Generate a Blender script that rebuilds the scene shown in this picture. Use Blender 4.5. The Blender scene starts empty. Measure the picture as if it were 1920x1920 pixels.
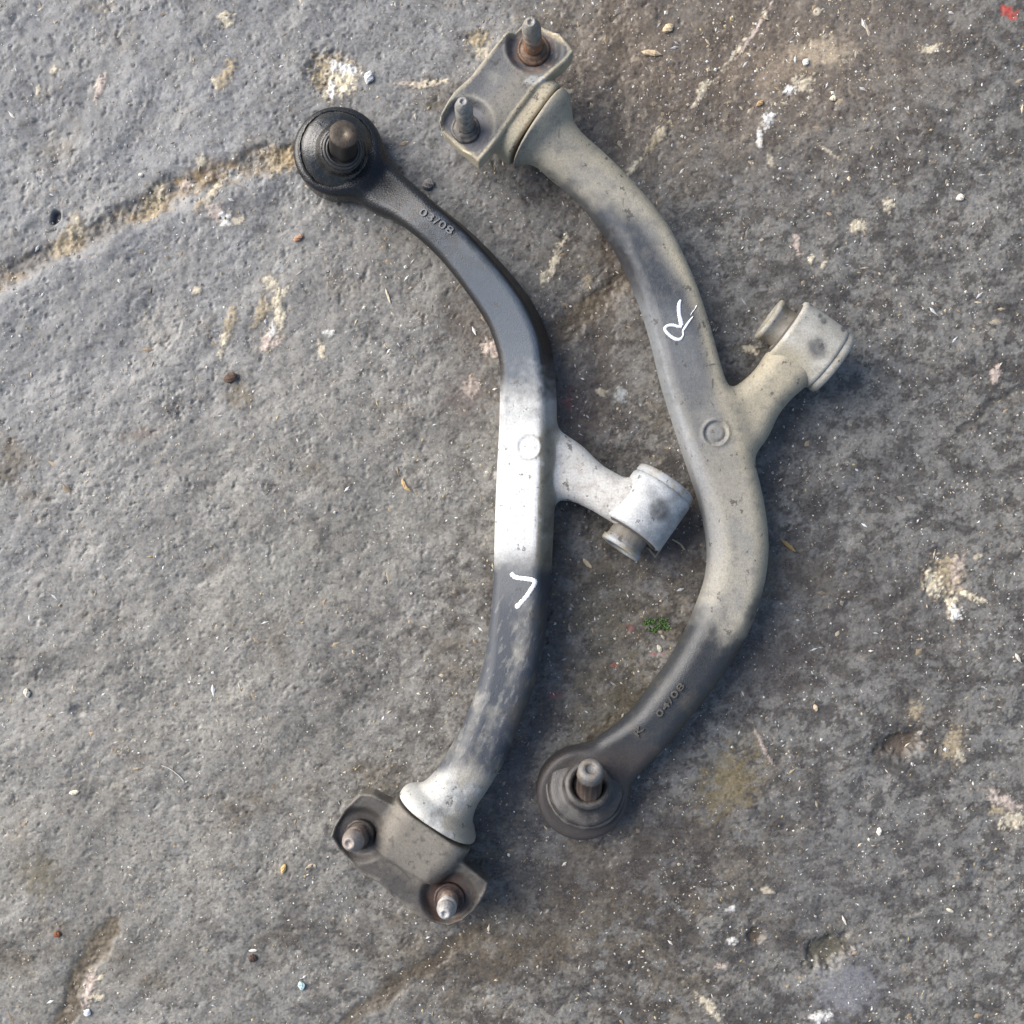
import bpy, math, random
import numpy as np
from mathutils import Vector, Matrix
from mathutils.bvhtree import BVHTree

# ------------------------------------------------------------------ units
# lengths below are counted in "u": the floor seen in the photograph is 1920 u wide
U = 0.0003            # metres per u  (floor in view about 0.58 m wide)
CAMH = 2000.0         # camera height in u (0.60 m)
rng = np.random.default_rng(7)
random.seed(7)

scene = bpy.context.scene
col = scene.collection

# ------------------------------------------------------------------ camera
cam_d = bpy.data.cameras.new('camera')
cam = bpy.data.objects.new('camera', cam_d)
col.objects.link(cam)
cam.location = (0, 0, CAMH * U)
cam.rotation_euler = (0, 0, 0)
cam_d.sensor_width = 36
cam_d.lens = 18.0 / (960.0 / CAMH)
cam_d.clip_start = 0.01
cam_d.clip_end = 200
scene.camera = cam

# ------------------------------------------------------------------ light
SUN_EL, SUN_AZ = math.radians(34), math.radians(156)   # azimuth counted anticlockwise from +X
world = bpy.data.worlds.new('World')
scene.world = world
world.use_nodes = True
wn = world.node_tree
sky = wn.nodes.new('ShaderNodeTexSky')
sky.sky_type = 'NISHITA'
sky.sun_disc = False
sky.sun_elevation = SUN_EL
sky.sun_rotation = math.pi / 2 - SUN_AZ
sky.dust_density = 3.0
bg = wn.nodes['Background']
bg.inputs['Strength'].default_value = 0.055
wn.links.new(sky.outputs[0], bg.inputs['Color'])

sun_d = bpy.data.lights.new('sun', 'SUN')
sun_d.energy = 1.5
sun_d.angle = math.radians(58)
sun_d.color = (1.0, 0.99, 0.975)
sun = bpy.data.objects.new('sun', sun_d)
col.objects.link(sun)
sd = Vector((math.cos(SUN_EL) * math.cos(SUN_AZ), math.cos(SUN_EL) * math.sin(SUN_AZ), math.sin(SUN_EL)))
sun.rotation_euler = sd.to_track_quat('Z', 'Y').to_euler()
sun.location = sd * 3

scene.view_settings.view_transform = 'Standard'
scene.view_settings.look = 'None'
scene.view_settings.exposure = 1.82
scene.view_settings.gamma = 1.0

# ------------------------------------------------------------------ numeric helpers
def at(x, y, z=0.0):
    """floor plan point (u) of something seen at photo position x, y and standing z above the floor"""
    k = 1.0 - z / CAMH
    return np.array([(x - 960.0) * k, (960.0 - y) * k, z])

def seen(P):
    k = CAMH / (CAMH - P[:, 2])
    return 960 + P[:, 0] * k, 960 - P[:, 1] * k

def sstep(a, b, x):
    t = np.clip((x - a) / (b - a), 0, 1)
    return t * t * (3 - 2 * t)

def _hash(ix, iy, seed):
    h = (ix.astype(np.uint32) * np.uint32(374761393) + iy.astype(np.uint32) * np.uint32(668265263)
         + np.uint32((seed * 974711 + 12345) & 0xffffffff))
    h = (h ^ (h >> np.uint32(13))) * np.uint32(1274126177)
    return h ^ (h >> np.uint32(16))

def pn(x, y, seed=0):
    """gradient noise, about -1..1"""
    x = np.asarray(x, np.float32); y = np.asarray(y, np.float32)
    xi = np.floor(x); yi = np.floor(y)
    fx = x - xi; fy = y - yi
    ix = xi.astype(np.int32); iy = yi.astype(np.int32)
    ux = fx * fx * fx * (fx * (fx * 6 - 15) + 10); uy = fy * fy * fy * (fy * (fy * 6 - 15) + 10)
    def g(dx, dy):
        a = _hash(ix + dx, iy + dy, seed).astype(np.float32) * np.float32(2 * math.pi / 4294967296.0)
        return np.cos(a) * (fx - dx) + np.sin(a) * (fy - dy)
    n0 = g(0, 0) * (1 - ux) + g(1, 0) * ux
    n1 = g(0, 1) * (1 - ux) + g(1, 1) * ux
    return (n0 * (1 - uy) + n1 * uy) * 1.5

def fbm(x, y, seed=0, oct=4, gain=0.5):
    s = 0; a = 1.0; t = 0
    for o in range(oct):
        s = s + a * pn(x * 2 ** o, y * 2 ** o, seed + 17 * o); t += a; a *= gain
    return s / t

def seg_dist(px, py, pts):
    """distance to a polyline, and position 0..1 along it"""
    best = np.full(np.shape(px), 1e9, np.float32); tt = np.zeros_like(best); n = len(pts) - 1
    for i in range(n):
        ax, ay = pts[i]; bx, by = pts[i + 1]
        dx, dy = bx - ax, by - ay
        t = np.clip(((px - ax) * dx + (py - ay) * dy) / (dx * dx + dy * dy), 0, 1)
        d = np.hypot(px - ax - t * dx, py - ay - t * dy)
        m = d < best
        best = np.where(m, d, best); tt = np.where(m, (i + t) / n, tt)
    return best, tt

def poly_sdf(px, py, pts):
    n = len(pts)
    d = np.full(px.shape, 1e9, np.float32); inside = np.zeros(px.shape, bool)
    for i in range(n):
        ax, ay = pts[i]; bx, by = pts[(i + 1) % n]
        dx, dy = bx - ax, by - ay
        t = np.clip(((px - ax) * dx + (py - ay) * dy) / (dx * dx + dy * dy), 0, 1)
        d = np.minimum(d, np.hypot(px - ax - t * dx, py - ay - t * dy))
        c = ((ay > py) != (by > py))
        xin = ax + (py - ay) / (by - ay if by != ay else 1e-9) * dx
        inside ^= c & (px < xin)
    return np.where(inside, -d, d)

def catmull(A, n):
    A = np.asarray(A, float)
    E = np.vstack([2 * A[0] - A[1], A, 2 * A[-1] - A[-2]])
    out = []
    m = len(A) - 1
    for i in range(m):
        p0, p1, p2, p3 = E[i:i + 4]
        for k in range(n):
            t = k / n
            out.append(0.5 * ((2 * p1) + (p2 - p0) * t + (2 * p0 - 5 * p1 + 4 * p2 - p3) * t * t + (3 * p1 - p0 - 3 * p2 + p3) * t ** 3))
    out.append(A[-1])
    return np.array(out)

def smin(a, b, k):
    h = np.clip(0.5 + 0.5 * (b - a) / k, 0, 1)
    return b * (1 - h) + a * h - k * h * (1 - h)

class Grid:
    """a block of voxels in which a solid is described by its signed distance"""
    def __init__(s, lo, hi, h):
        s.lo = np.array(lo, np.float32); s.h = h
        n = [int(math.ceil((hi[i] - lo[i]) / h)) + 1 for i in range(3)]
        s.x, s.y, s.z = [s.lo[i] + h * np.arange(n[i], dtype=np.float32) for i in range(3)]
        s.X, s.Y = np.meshgrid(s.x, s.y, indexing='ij')
        s.n = n
    def cols(s, a):
        return a[:, :, None]
    def mesh(s, f):
        f = f.astype(np.float32)
        ins = f < 0
        nx, ny, nz = f.shape
        c = np.zeros((nx - 1, ny - 1, nz - 1), np.uint8)
        for dx in (0, 1):
            for dy in (0, 1):
                for dz in (0, 1):
                    c += ins[dx:nx - 1 + dx, dy:ny - 1 + dy, dz:nz - 1 + dz]
        act = (c > 0) & (c < 8)
        I, J, K = np.nonzero(act)
        idx = np.full(act.shape, -1, np.int32)
        idx[I, J, K] = np.arange(len(I))
        acc = np.zeros((len(I), 3), np.float32); cnt = np.zeros(len(I), np.float32)
        C = [(0, 0, 0), (1, 0, 0), (0, 1, 0), (1, 1, 0), (0, 0, 1), (1, 0, 1), (0, 1, 1), (1, 1, 1)]
        vals = [f[I + a, J + b, K + d] for a, b, d in C]
        for e in [(0, 1), (2, 3), (4, 5), (6, 7), (0, 2), (1, 3), (4, 6), (5, 7), (0, 4), (1, 5), (2, 6), (3, 7)]:
            va, vb = vals[e[0]], vals[e[1]]
            m = (va < 0) != (vb < 0)
            t = np.where(m, va / np.where(m, va - vb, 1), 0)
            pa = np.array(C[e[0]], np.float32); pb = np.array(C[e[1]], np.float32)
            acc += np.where(m[:, None], pa + t[:, None] * (pb - pa), 0); cnt += m
        V = acc / cnt[:, None] + np.stack([I, J, K], 1)
        V = V * s.h + s.lo
        Q = []
        for ax in range(3):
            a = np.moveaxis(ins, ax, 0); id_ = np.moveaxis(idx, ax, 0)
            d = a[:-1, 1:-1, 1:-1] != a[1:, 1:-1, 1:-1]
            i, j, k = np.nonzero(d); j += 1; k += 1
            q = np.stack([id_[i, j - 1, k - 1], id_[i, j, k - 1], id_[i, j, k], id_[i, j - 1, k]], 1)
            fl = a[i, j, k] ^ (ax == 1)
            q[~fl] = q[~fl][:, ::-1]
            Q.append(q)
        return V, np.vstack(Q)

def deepen(rows):
    out = []
    for x, y, zc, a, b, r_, ro in rows:
        if zc > 45 and b < 50: zc -= 3; b += 6
        q = abs(ro)
        out.append((x, y, zc, (a - r_ - (b - r_) * math.sin(q)) / math.cos(q) + r_, b, r_, ro))
    return out

def sweep(g, ctrl, n=8):
    """signed distance to a bar with a rounded-box section; ctrl rows: photo x, y, centre height, half width, half height, corner radius, roll"""
    R = []
    for x, y, zc, a, b, r, roll in ctrl:
        p = at(x, y, zc)
        R.append([p[0], p[1], zc, a, b, r, roll])
    R = catmull(R, n)
    X = g.X.ravel(); Y = g.Y.ravel()
    best = np.full(X.shape, 1e9, np.float32); bi = np.zeros(X.shape, np.float32)
    u = np.zeros(X.shape, np.float32); over = np.zeros(X.shape, np.float32)
    e0 = np.zeros(X.shape, np.float32); e1 = np.zeros(X.shape, np.float32)
    m = len(R) - 1
    for i in range(m):
        ax, ay = R[i, :2]; dx, dy = R[i + 1, :2] - R[i, :2]
        L = math.hypot(dx, dy)
        t0 = ((X - ax) * dx + (Y - ay) * dy) / (L * L)
        t = np.clip(t0, 0, 1)
        d = np.hypot(X - ax - t * dx, Y - ay - t * dy)
        k = d < best
        best[k] = d[k]; bi[k] = i + t[k]
        side = (dx * (Y - ay) - dy * (X - ax)) / L
        o = np.zeros_like(t0)
        if i == 0:
            o = np.maximum(o, -t0 * L); e0 = -t0 * L
        if i == m - 1:
            o = np.maximum(o, (t0 - 1) * L); e1 = (t0 - 1) * L
        uu = np.where(o > 0, side, np.sign(side) * d)
        u[k] = uu[k]; over[k] = o[k]
    j = np.arange(len(R))
    prm = [np.interp(bi, j, R[:, q]).astype(np.float32).reshape(g.X.shape) for q in range(2, 7)]
    u = u.reshape(g.X.shape); over = over.reshape(g.X.shape)
    zc, a, b, r, roll = [p[:, :, None] for p in prm]
    v = g.z[None, None, :] - zc
    uu = u[:, :, None]
    cr, sr = np.cos(roll), np.sin(roll)
    u2 = uu * cr + v * sr; v2 = -uu * sr + v * cr
    r = np.minimum(r, np.minimum(a, b) - 0.5)
    qx = np.abs(u2) - a + r; qy = np.abs(v2) - b + r
    d = np.hypot(np.maximum(qx, 0), np.maximum(qy, 0)) + np.minimum(np.maximum(qx, qy), 0) - r
    end = np.where(bi < 10, e0, np.where(bi > m - 10, e1, -500.0)).reshape(g.X.shape)
    o = np.where(over.reshape(g.X.shape) > 0, over.reshape(g.X.shape), np.minimum(end, 0.0))[:, :, None]
    # rounded end caps
    e = 5.0
    q1 = d + e; q2 = o + e
    dd = np.hypot(np.maximum(q1, 0), np.maximum(q2, 0)) + np.minimum(np.maximum(q1, q2), 0) - e
    return dd.astype(np.float32), bi.reshape(g.X.shape) / m, u

def disc(g, cx, cy, r, z0, z1, e):
    rho = np.hypot(g.X - cx, g.Y - cy)[:, :, None]
    q1 = rho - r + e
    q2 = np.abs(g.z[None, None, :] - (z0 + z1) / 2) - (z1 - z0) / 2 + e
    return np.hypot(np.maximum(q1, 0), np.maximum(q2, 0)) + np.minimum(np.maximum(q1, q2), 0) - e

# ------------------------------------------------------------------ object helpers
def set_attr(me, name, vals):
    vals = np.asarray(vals, np.float32)
    if vals.ndim == 2:
        a = me.attributes.new(name, 'FLOAT_COLOR', 'POINT')
        v = np.ones((len(vals), 4), np.float32); v[:, :3] = vals
        a.data.foreach_set('color', v.ravel())
    else:
        a = me.attributes.new(name, 'FLOAT', 'POINT')
        a.data.foreach_set('value', vals)

def build(name, V, F, mat, parent=None, smooth=True, Col=None, Rgh=None):
    """one mesh object; V in u (world plan), F an int array of quads/tris or a list of polygons"""
    base = np.array(parent['base']) if parent is not None and 'base' in parent else np.zeros(3)
    p = parent
    while p is not None and 'base' not in p:
        p = p.parent
    if p is not None: base = np.array(p['base'])
    V = np.asarray(V, np.float64)
    me = bpy.data.meshes.new(name)
    Vl = ((V - base) * U).astype(np.float32)
    if isinstance(F, np.ndarray):
        k = F.shape[1]
        me.vertices.add(len(V)); me.vertices.foreach_set('co', Vl.ravel())
        me.loops.add(F.size); me.loops.foreach_set('vertex_index', F.astype(np.int32).ravel())
        me.polygons.add(len(F))
        me.polygons.foreach_set('loop_start', np.arange(0, F.size, k, dtype=np.int32))
        me.update(calc_edges=True)
    else:
        me.from_pydata(Vl.tolist(), [], [list(map(int, f)) for f in F])
        me.update()
    me.polygons.foreach_set('use_smooth', np.full(len(me.polygons), smooth))
    if Col is not None:
        Col = np.asarray(Col, np.float32)
        if Col.ndim == 1: Col = np.tile(Col, (len(V), 1))
        set_attr(me, 'Col', Col)
    if Rgh is not None:
        if np.ndim(Rgh) == 0: Rgh = np.full(len(V), Rgh)
        set_attr(me, 'Rgh', Rgh)
    me.materials.append(mat)
    o = bpy.data.objects.new(name, me)
    col.objects.link(o)
    if parent is not None: o.parent = parent
    return o

def thing(name, base, label, cat, group=None):
    o = bpy.data.objects.new(name, None)
    o.empty_display_size = 0.01
    col.objects.link(o)
    o.location = Vector(base) * U
    o['base'] = [float(q) for q in base]
    o['label'] = label; o['category'] = cat
    if group: o['group'] = group
    return o

def frame(d):
    d = Vector(d).normalized()
    a = Vector((0, 0, 1)) if abs(d.z) < 0.9 else Vector((1, 0, 0))
    s = d.cross(a).normalized(); t = d.cross(s).normalized()
    return np.array(s), np.array(t), np.array(d)

def lathe(c, d, prof, seg=64, wob=None):
    """prof: (radius, distance along d); wob(r, h, theta) may move the radius"""
    s, t, d = frame(d)
    th = np.linspace(0, 2 * math.pi, seg, endpoint=False)
    P = np.array(prof, float)
    R = np.repeat(P[:, 0][:, None], seg, 1); H = np.repeat(P[:, 1][:, None], seg, 1)
    T = np.repeat(th[None, :], len(P), 0)
    if wob is not None: R = wob(R, H, T)
    V = np.asarray(c, float) + (R * np.cos(T))[..., None] * s + (R * np.sin(T))[..., None] * t + H[..., None] * d
    V = V.reshape(-1, 3)
    F = []
    n = len(P)
    for i in range(n - 1):
        for j in range(seg):
            k = (j + 1) % seg
            F.append((i * seg + j, (i + 1) * seg + j, (i + 1) * seg + k, i * seg + k))
    F = [f[::-1] for f in F]
    if P[0, 0] > 0.01: F.append(tuple(range(seg)))
    if P[-1, 0] > 0.01: F.append(tuple(range((n - 1) * seg, n * seg))[::-1])
    return V, F

# ------------------------------------------------------------------ materials
def nodes(name):
    m = bpy.data.materials.new(name); m.use_nodes = True
    nt = m.node_tree
    b = nt.nodes['Principled BSDF']
    return m, nt, b

def worn(name, fine=900.0, amp=0.25, bump=0.15, bump_scale=1500.0, metal=0.0, rgh_amp=0.1, spec=0.5, speck=0.0, chips=0.0):
    """surface whose paint / dirt colour and gloss were laid down on the mesh, with grain, specks and fine relief added here"""
    m, nt, b = nodes(name)
    N, L = nt.nodes, nt.links
    tc = N.new('ShaderNodeTexCoord')
    ca = N.new('ShaderNodeAttribute'); ca.attribute_name = 'Col'
    ra = N.new('ShaderNodeAttribute'); ra.attribute_name = 'Rgh'
    n1 = N.new('ShaderNodeTexNoise'); n1.inputs['Scale'].default_value = fine; n1.inputs['Detail'].default_value = 5
    n1.inputs['Roughness'].default_value = 0.65
    L.new(tc.outputs['Object'], n1.inputs['Vector'])
    mr = N.new('ShaderNodeMapRange')
    mr.inputs['From Min'].default_value = 0.28; mr.inputs['From Max'].default_value = 0.72
    mr.inputs['To Min'].default_value = 1 - amp; mr.inputs['To Max'].default_value = 1 + amp
    L.new(n1.outputs['Fac'], mr.inputs['Value'])
    mx = N.new('ShaderNodeVectorMath'); mx.operation = 'SCALE'
    L.new(ca.outputs['Color'], mx.inputs[0]); L.new(mr.outputs[0], mx.inputs['Scale'])
    out = mx.outputs[0]
    if speck > 0:
        n3 = N.new('ShaderNodeTexNoise'); n3.inputs['Scale'].default_value = fine * 1.7; n3.inputs['Detail'].default_value = 2
        L.new(tc.outputs['Object'], n3.inputs['Vector'])
        r3 = N.new('ShaderNodeMapRange'); r3.inputs['From Min'].default_value = 0.70; r3.inputs['From Max'].default_value = 0.76
        r3.inputs['To Max'].default_value = speck
        L.new(n3.outputs['Fac'], r3.inputs['Value'])
        mm = N.new('ShaderNodeMix'); mm.data_type = 'RGBA'
        mm.inputs['B'].default_value = (0.42, 0.38, 0.32, 1)
        L.new(r3.outputs[0], mm.inputs['Factor']); L.new(out, mm.inputs['A'])
        out = mm.outputs['Result']
    if chips > 0:
        for sc, t0, st in (((150.0, 150.0, 150.0), 0.630, 1.0), ((420.0, 90.0, 420.0), 0.650, 0.7)):
            mp = N.new('ShaderNodeMapping'); mp.inputs['Scale'].default_value = sc
            L.new(tc.outputs['Object'], mp.inputs['Vector'])
            n4 = N.new('ShaderNodeTexNoise'); n4.inputs['Scale'].default_value = 1.0; n4.inputs['Detail'].default_value = 6; n4.inputs['Roughness'].default_value = 0.68
            L.new(mp.outputs[0], n4.inputs['Vector'])
            r4 = N.new('ShaderNodeMapRange'); r4.inputs['From Min'].default_value = t0; r4.inputs['From Max'].default_value = t0 + 0.012
            r4.inputs['To Max'].default_value = chips * st
            L.new(n4.outputs['Fac'], r4.inputs['Value'])
            m4 = N.new('ShaderNodeMix'); m4.data_type = 'RGBA'
            m4.inputs['B'].default_value = (0.045, 0.038, 0.032, 1)
            L.new(r4.outputs[0], m4.inputs['Factor']); L.new(out, m4.inputs['A'])
            out = m4.outputs['Result']
    L.new(out, b.inputs['Base Color'])
    ar = N.new('ShaderNodeMapRange')
    ar.inputs['From Min'].default_value = 0.3; ar.inputs['From Max'].default_value = 0.7
    ar.inputs['To Min'].default_value = -rgh_amp; ar.inputs['To Max'].default_value = rgh_amp
    L.new(n1.outputs['Fac'], ar.inputs['Value'])
    ad = N.new('ShaderNodeMath'); ad.operation = 'ADD'; ad.use_clamp = True
    L.new(ra.outputs['Fac'], ad.inputs[0]); L.new(ar.outputs[0], ad.inputs[1])
    L.new(ad.outputs[0], b.inputs['Roughness'])
    b.inputs['Metallic'].default_value = metal
    b.inputs['Specular IOR Level'].default_value = spec
    n2 = N.new('ShaderNodeTexNoise'); n2.inputs['Scale'].default_value = bump_scale; n2.inputs['Detail'].default_value = 4
    L.new(tc.outputs['Object'], n2.inputs['Vector'])
    bp = N.new('ShaderNodeBump'); bp.inputs['Strength'].default_value = bump; bp.inputs['Distance'].default_value = 0.0006
    L.new(n2.outputs['Fac'], bp.inputs['Height']); L.new(bp.outputs[0], b.inputs['Normal'])
    return m

M_ARM = worn('cast_iron_paint_and_dust', amp=0.22, bump=0.4, speck=0.2, spec=0.45, chips=0.7)
M_STEEL = worn('dusty_pressed_steel', amp=0.25, bump=0.4, speck=0.35, chips=0.7)
M_RUBBER = worn('greasy_rubber', amp=0.4, bump=0.45, speck=0.5, spec=0.7)
M_BOLT = worn('rusty_bolt_steel', amp=0.35, bump=0.5, metal=0.35, speck=0.1)
M_FLOOR = worn('worn_asphalt_floor', fine=700.0, amp=0.34, bump=0.22, bump_scale=900.0, rgh_amp=0.15, spec=0.5)
M_GRIT = worn('stone_and_straw_grit', amp=0.15, bump=0.2)
M_MARK = worn('white_paint_marker', amp=0.22, bump=0.3)
M_MOSS = worn('green_moss', amp=0.3, bump=0.1)

# ------------------------------------------------------------------ floor
def floor_axis():
    n = 846
    core = np.linspace(-1015, 1015, n)
    st = core[1] - core[0]
    out = [1015.0]
    while out[-1] < 9000:
        st *= 1.13; out.append(out[-1] + st)
    ext = np.array(out[1:])
    return np.concatenate([-ext[::-1], core, ext]).astype(np.float32)

AX = floor_axis()
GX, GY = np.meshgrid(AX, AX, indexing='ij')
PX, PY = 960 + GX, 960 - GY                      # photo position of a floor point
# anisotropic coordinates: the floor's relief is combed from lower left to upper right
CA, SA = math.cos(math.radians(33)), math.sin(math.radians(33))
_k1 = 30 * fbm(GX / 260, GY / 260, 95, 2); _k2 = 30 * fbm(GX / 260, GY / 260, 96, 2)
AL = (GX + _k1) * CA + (GY + _k2) * SA; AC = -(GX + _k1) * SA + (GY + _k2) * CA

wx = 10 * pn(GX / 60, GY / 60, 91) + 4 * pn(GX / 17, GY / 17, 92); wy = 10 * pn(GX / 60, GY / 60, 93) + 4 * pn(GX / 17, GY / 17, 94)
QX, QY = PX + wx, PY + wy                        # wobbled position for ragged outlines

rough = 1.0 - 0.45 * sstep(700, 1500, PX * 0.6 + PY * 0.75)
big = fbm(GX / 330, GY / 330, 1, 3)
und = fbm(AL / 150, AC / 62, 2, 3)
med = fbm(AL / 36, AC / 27, 3, 3)
fine_ = fbm(AL / 15, AC / 11, 4, 2)
tiny = pn(GX / 6.5, GY / 6.5, 5)
patch = sstep(-0.25, 0.45, fbm(GX / 120, GY / 90, 6, 3))
rel = fbm(AL / 125, AC / 88, 9, 4, 0.52)
H = 8 * big + (0.55 + 0.45 * rough) * (6.5 * rel + 1.5 * und) + (0.08 + 0.92 * patch) * rough * (0.75 * med + 0.60 * fine_ + 0.45 * tiny) + (0.15 + 0.30 * patch) * pn(GX / 4.6, GY / 4.6, 10)
H += -1.6 * sstep(0.30, 0.36, fbm(GX / 12, GY / 10, 18, 3, 0.6)) * (0.5 + 0.5 * patch)
H += -2.2 * sstep(0.30, 0.48, fbm(GX / 22, GY / 18, 8, 3)) * (0.4 + 0.6 * rough)

def groove(pts, w, depth, lip=0.0):
    d, t = seg_dist(QX, QY, pts)
    w2 = w * (0.62 + 0.55 * (0.5 + fbm(GX / 34, GY / 34, 45, 3, 0.6)))
    prof = np.exp(-(d / w2) ** 4)
    return prof, depth * prof * (0.8 + 0.9 * fbm(GX / 20, GY / 16, 46, 4, 0.65))

cr1 = [(-300, 660), (-40, 545), (100, 468), (190, 430), (280, 378), (340, 348), (420, 325), (490, 302), (575, 285)]
g1, h1 = groove(cr1, 24, 7)
H -= h1
d1, _ = seg_dist(QX, QY, [(x + 14, y + 38) for x, y in cr1]); lip1 = np.exp(-(d1 / 26) ** 2); H += 4 * lip1
cr2 = [(1015, 660), (1070, 608), (1150, 540), (1215, 470)]
g2, h2 = groove(cr2, 24, 5); H -= h2
cr3 = [(560, 1985), (690, 1888), (830, 1788), (905, 1735)]
g3, h3 = groove(cr3, 17, 3); H -= h3
cr4 = [(100, 1990), (130, 1880), (170, 1800), (205, 1735)]
g4, h4 = groove(cr4, 20, 5); H -= h4
cr5 = [(1800, 812), (1850, 765), (1900, 733), (1990, 700)]
g5, h5 = groove(cr5, 8, 2.5); H -= h5
cr6 = [(1130, 700), (1150, 440), (1165, 220), (1150, 40), (1140, -80)]
g6, h6 = groove(cr6, 22, 2); H -= h6

def spot(cx, cy, rx, ry, ang=0, k=0.35, seed=0, e0=0.75, e1=1.1):
    """ragged elliptical patch 0..1"""
    c, s = math.cos(math.radians(ang)), math.sin(math.radians(ang))
    dx, dy = QX - cx, QY - cy
    a = (dx * c - dy * s) / rx; b = (dx * s + dy * c) / ry
    d = np.hypot(a, b) + k * pn(PX / 17, PY / 15, 300 + seed) + 0.6 * k * pn(PX / 7, PY / 7, 301 + seed)
    return 1 - sstep(e0, e1, d)

# pits and flat smears
pits = [(1690, 1393, 50, 24, 20, 12), (1550, 1785, 44, 34, 30, 12), (1415, 1752, 24, 20, 0, 9), (1845, 1640, 34, 34, 0, 5), (105, 405, 10, 11, 0, 10),
        (140, 1330, 16, 14, 0, 6), (620, 130, 44, 46, 0, 8), (900, 72, 24, 18, 0, 5), (1775, 1095, 44, 52, 20, 6), (275, 385, 22, 34, -20, 5)]
pitm = []
for i, (x, y, rx, ry, an, dp) in enumerate(pits):
    s_ = spot(x, y, rx, ry, an, 0.22, i, 0.45, 1.2); pitm.append(s_); H -= dp * s_
smear = spot(1590, 1855, 80, 56, 25, 0.5, 40, 0.3, 1.25); H = H * (1 - 0.6 * smear)
H *= 1 - 0.8 * sstep(1200, 5000, np.hypot(GX, GY))

# ---- colours (albedo) of the floor
def lerp(c, rgb, m):
    return c + (np.asarray(rgb, np.float32) - c) * m[..., None]

C = np.empty(GX.shape + (3,), np.float32); C[:] = (0.200, 0.187, 0.162)
nw = 1 - sstep(500, 1700, PX + PY + 260 * fbm(GX / 300, GY / 300, 20, 2))
C = lerp(C, (0.172, 0.172, 0.172), nw)
tone = fbm(GX / 230, GY / 180, 21, 4)
C *= (1 + 0.50 * tone)[..., None]
east = sstep(350, 1300, PX + 0.30 * (PY - 960) + 220 * fbm(GX / 300, GY / 300, 22, 2))
# old oil soaked in: brown
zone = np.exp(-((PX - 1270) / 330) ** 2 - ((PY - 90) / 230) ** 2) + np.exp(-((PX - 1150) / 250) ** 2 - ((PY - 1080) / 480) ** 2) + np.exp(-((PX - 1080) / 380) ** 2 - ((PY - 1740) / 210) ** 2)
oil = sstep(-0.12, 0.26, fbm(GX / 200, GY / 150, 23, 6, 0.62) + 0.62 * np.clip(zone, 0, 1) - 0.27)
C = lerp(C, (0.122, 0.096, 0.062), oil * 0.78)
C *= (1 - 0.17 * east)[..., None]  # right side darkened: light falloff painted into the floor colour
C = lerp(C, (0.135, 0.130, 0.122), 0.45 * east * (1 - np.clip(zone, 0, 1)))
# worn smooth patches, grey
wornp = sstep(0.02, 0.16, fbm(GX / 120, GY / 90, 126, 6, 0.62)) * (0.45 - 0.10 * east)
C = lerp(C, (0.205, 0.198, 0.182), wornp)
# near black oily areas
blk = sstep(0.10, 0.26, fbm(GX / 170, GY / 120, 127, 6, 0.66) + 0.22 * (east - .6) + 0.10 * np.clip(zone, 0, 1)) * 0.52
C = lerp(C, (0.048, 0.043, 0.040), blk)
# crisp edged dark blotches of trodden-in dirt
blot = fbm(GX / 42, GY / 36, 24, 6, 0.70)
bm = sstep(0.06, 0.13, blot + 0.14 * tone + 0.10 * (east - .5)) * (0.24 + 0.46 * east)
C = lerp(C, (0.050, 0.043, 0.037), bm)
bs = sstep(0.16, 0.21, fbm(GX / 20, GY / 15, 128, 5, 0.68)) * (0.30 + 0.25 * east)
C = lerp(C, (0.052, 0.047, 0.042), bs)
lt = sstep(0.10, 0.18, fbm(GX / 50, GY / 40, 25, 6, 0.68)) * (0.14 + 0.42 * east)
C = lerp(C, (0.185, 0.178, 0.165), lt)
mott = fbm(GX / 16, GY / 13, 125, 4, 0.7)
C *= (1 + 0.42 * mott)[..., None]
pm = sstep(0.34, 0.46, fbm(GX / 8.5, GY / 7.5, 26, 3, 0.6)) * (0.12 + 0.42 * sstep(-0.1, 0.5, fbm(GX / 120, GY / 120, 27, 2)))
C = lerp(C, (0.30, 0.25, 0.175), pm)
dk = sstep(0.28, 0.38, fbm(GX / 11, GY / 9, 28, 3, 0.6)) * 0.7
C = lerp(C, (0.050, 0.044, 0.038), dk)
# top right: tan aggregate showing through
agg = np.exp(-((PX - 1400) / 300) ** 2 - ((PY - 110) / 190) ** 2) + 0.8 * np.exp(-((PX - 1150) / 90) ** 2 - ((PY - 170) / 200) ** 2)
C = lerp(C, (0.14, 0.108, 0.08), np.clip(agg, 0, 1) * 0.75)
C = lerp(C, (0.27, 0.225, 0.165), sstep(0.22, 0.42, fbm(GX / 17, GY / 14, 29, 2)) * np.clip(agg, 0, 1) * 0.8)
# sediment in the grooves
sed = sstep(-0.35, 0.35, fbm(GX / 34, GY / 34, 30, 3))
sandy = sstep(-0.15, 0.15, fbm(GX / 70, GY / 70, 47, 4, 0.6) + 0.05)
C = lerp(C, (0.085, 0.065, 0.042), np.clip(g1, 0, 1) * 0.55)
C = lerp(C, (0.25, 0.172, 0.082), np.clip(g1 * 1.1, 0, 1) * sandy * (0.45 + 0.5 * sed))
C = lerp(C, (0.23, 0.225, 0.22), lip1 * 0.65 * (0.4 + 0.6 * sandy))
C = lerp(C, (0.13, 0.10, 0.06), g2 * 0.85)
C = lerp(C, (0.085, 0.065, 0.042), g3 * 0.8)
C = lerp(C, (0.115, 0.085, 0.05), g4 * 0.85)
C = lerp(C, (0.04, 0.035, 0.03), g5 * 0.8)
C = lerp(C, (0.10, 0.078, 0.055), g6 * 0.6)
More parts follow.
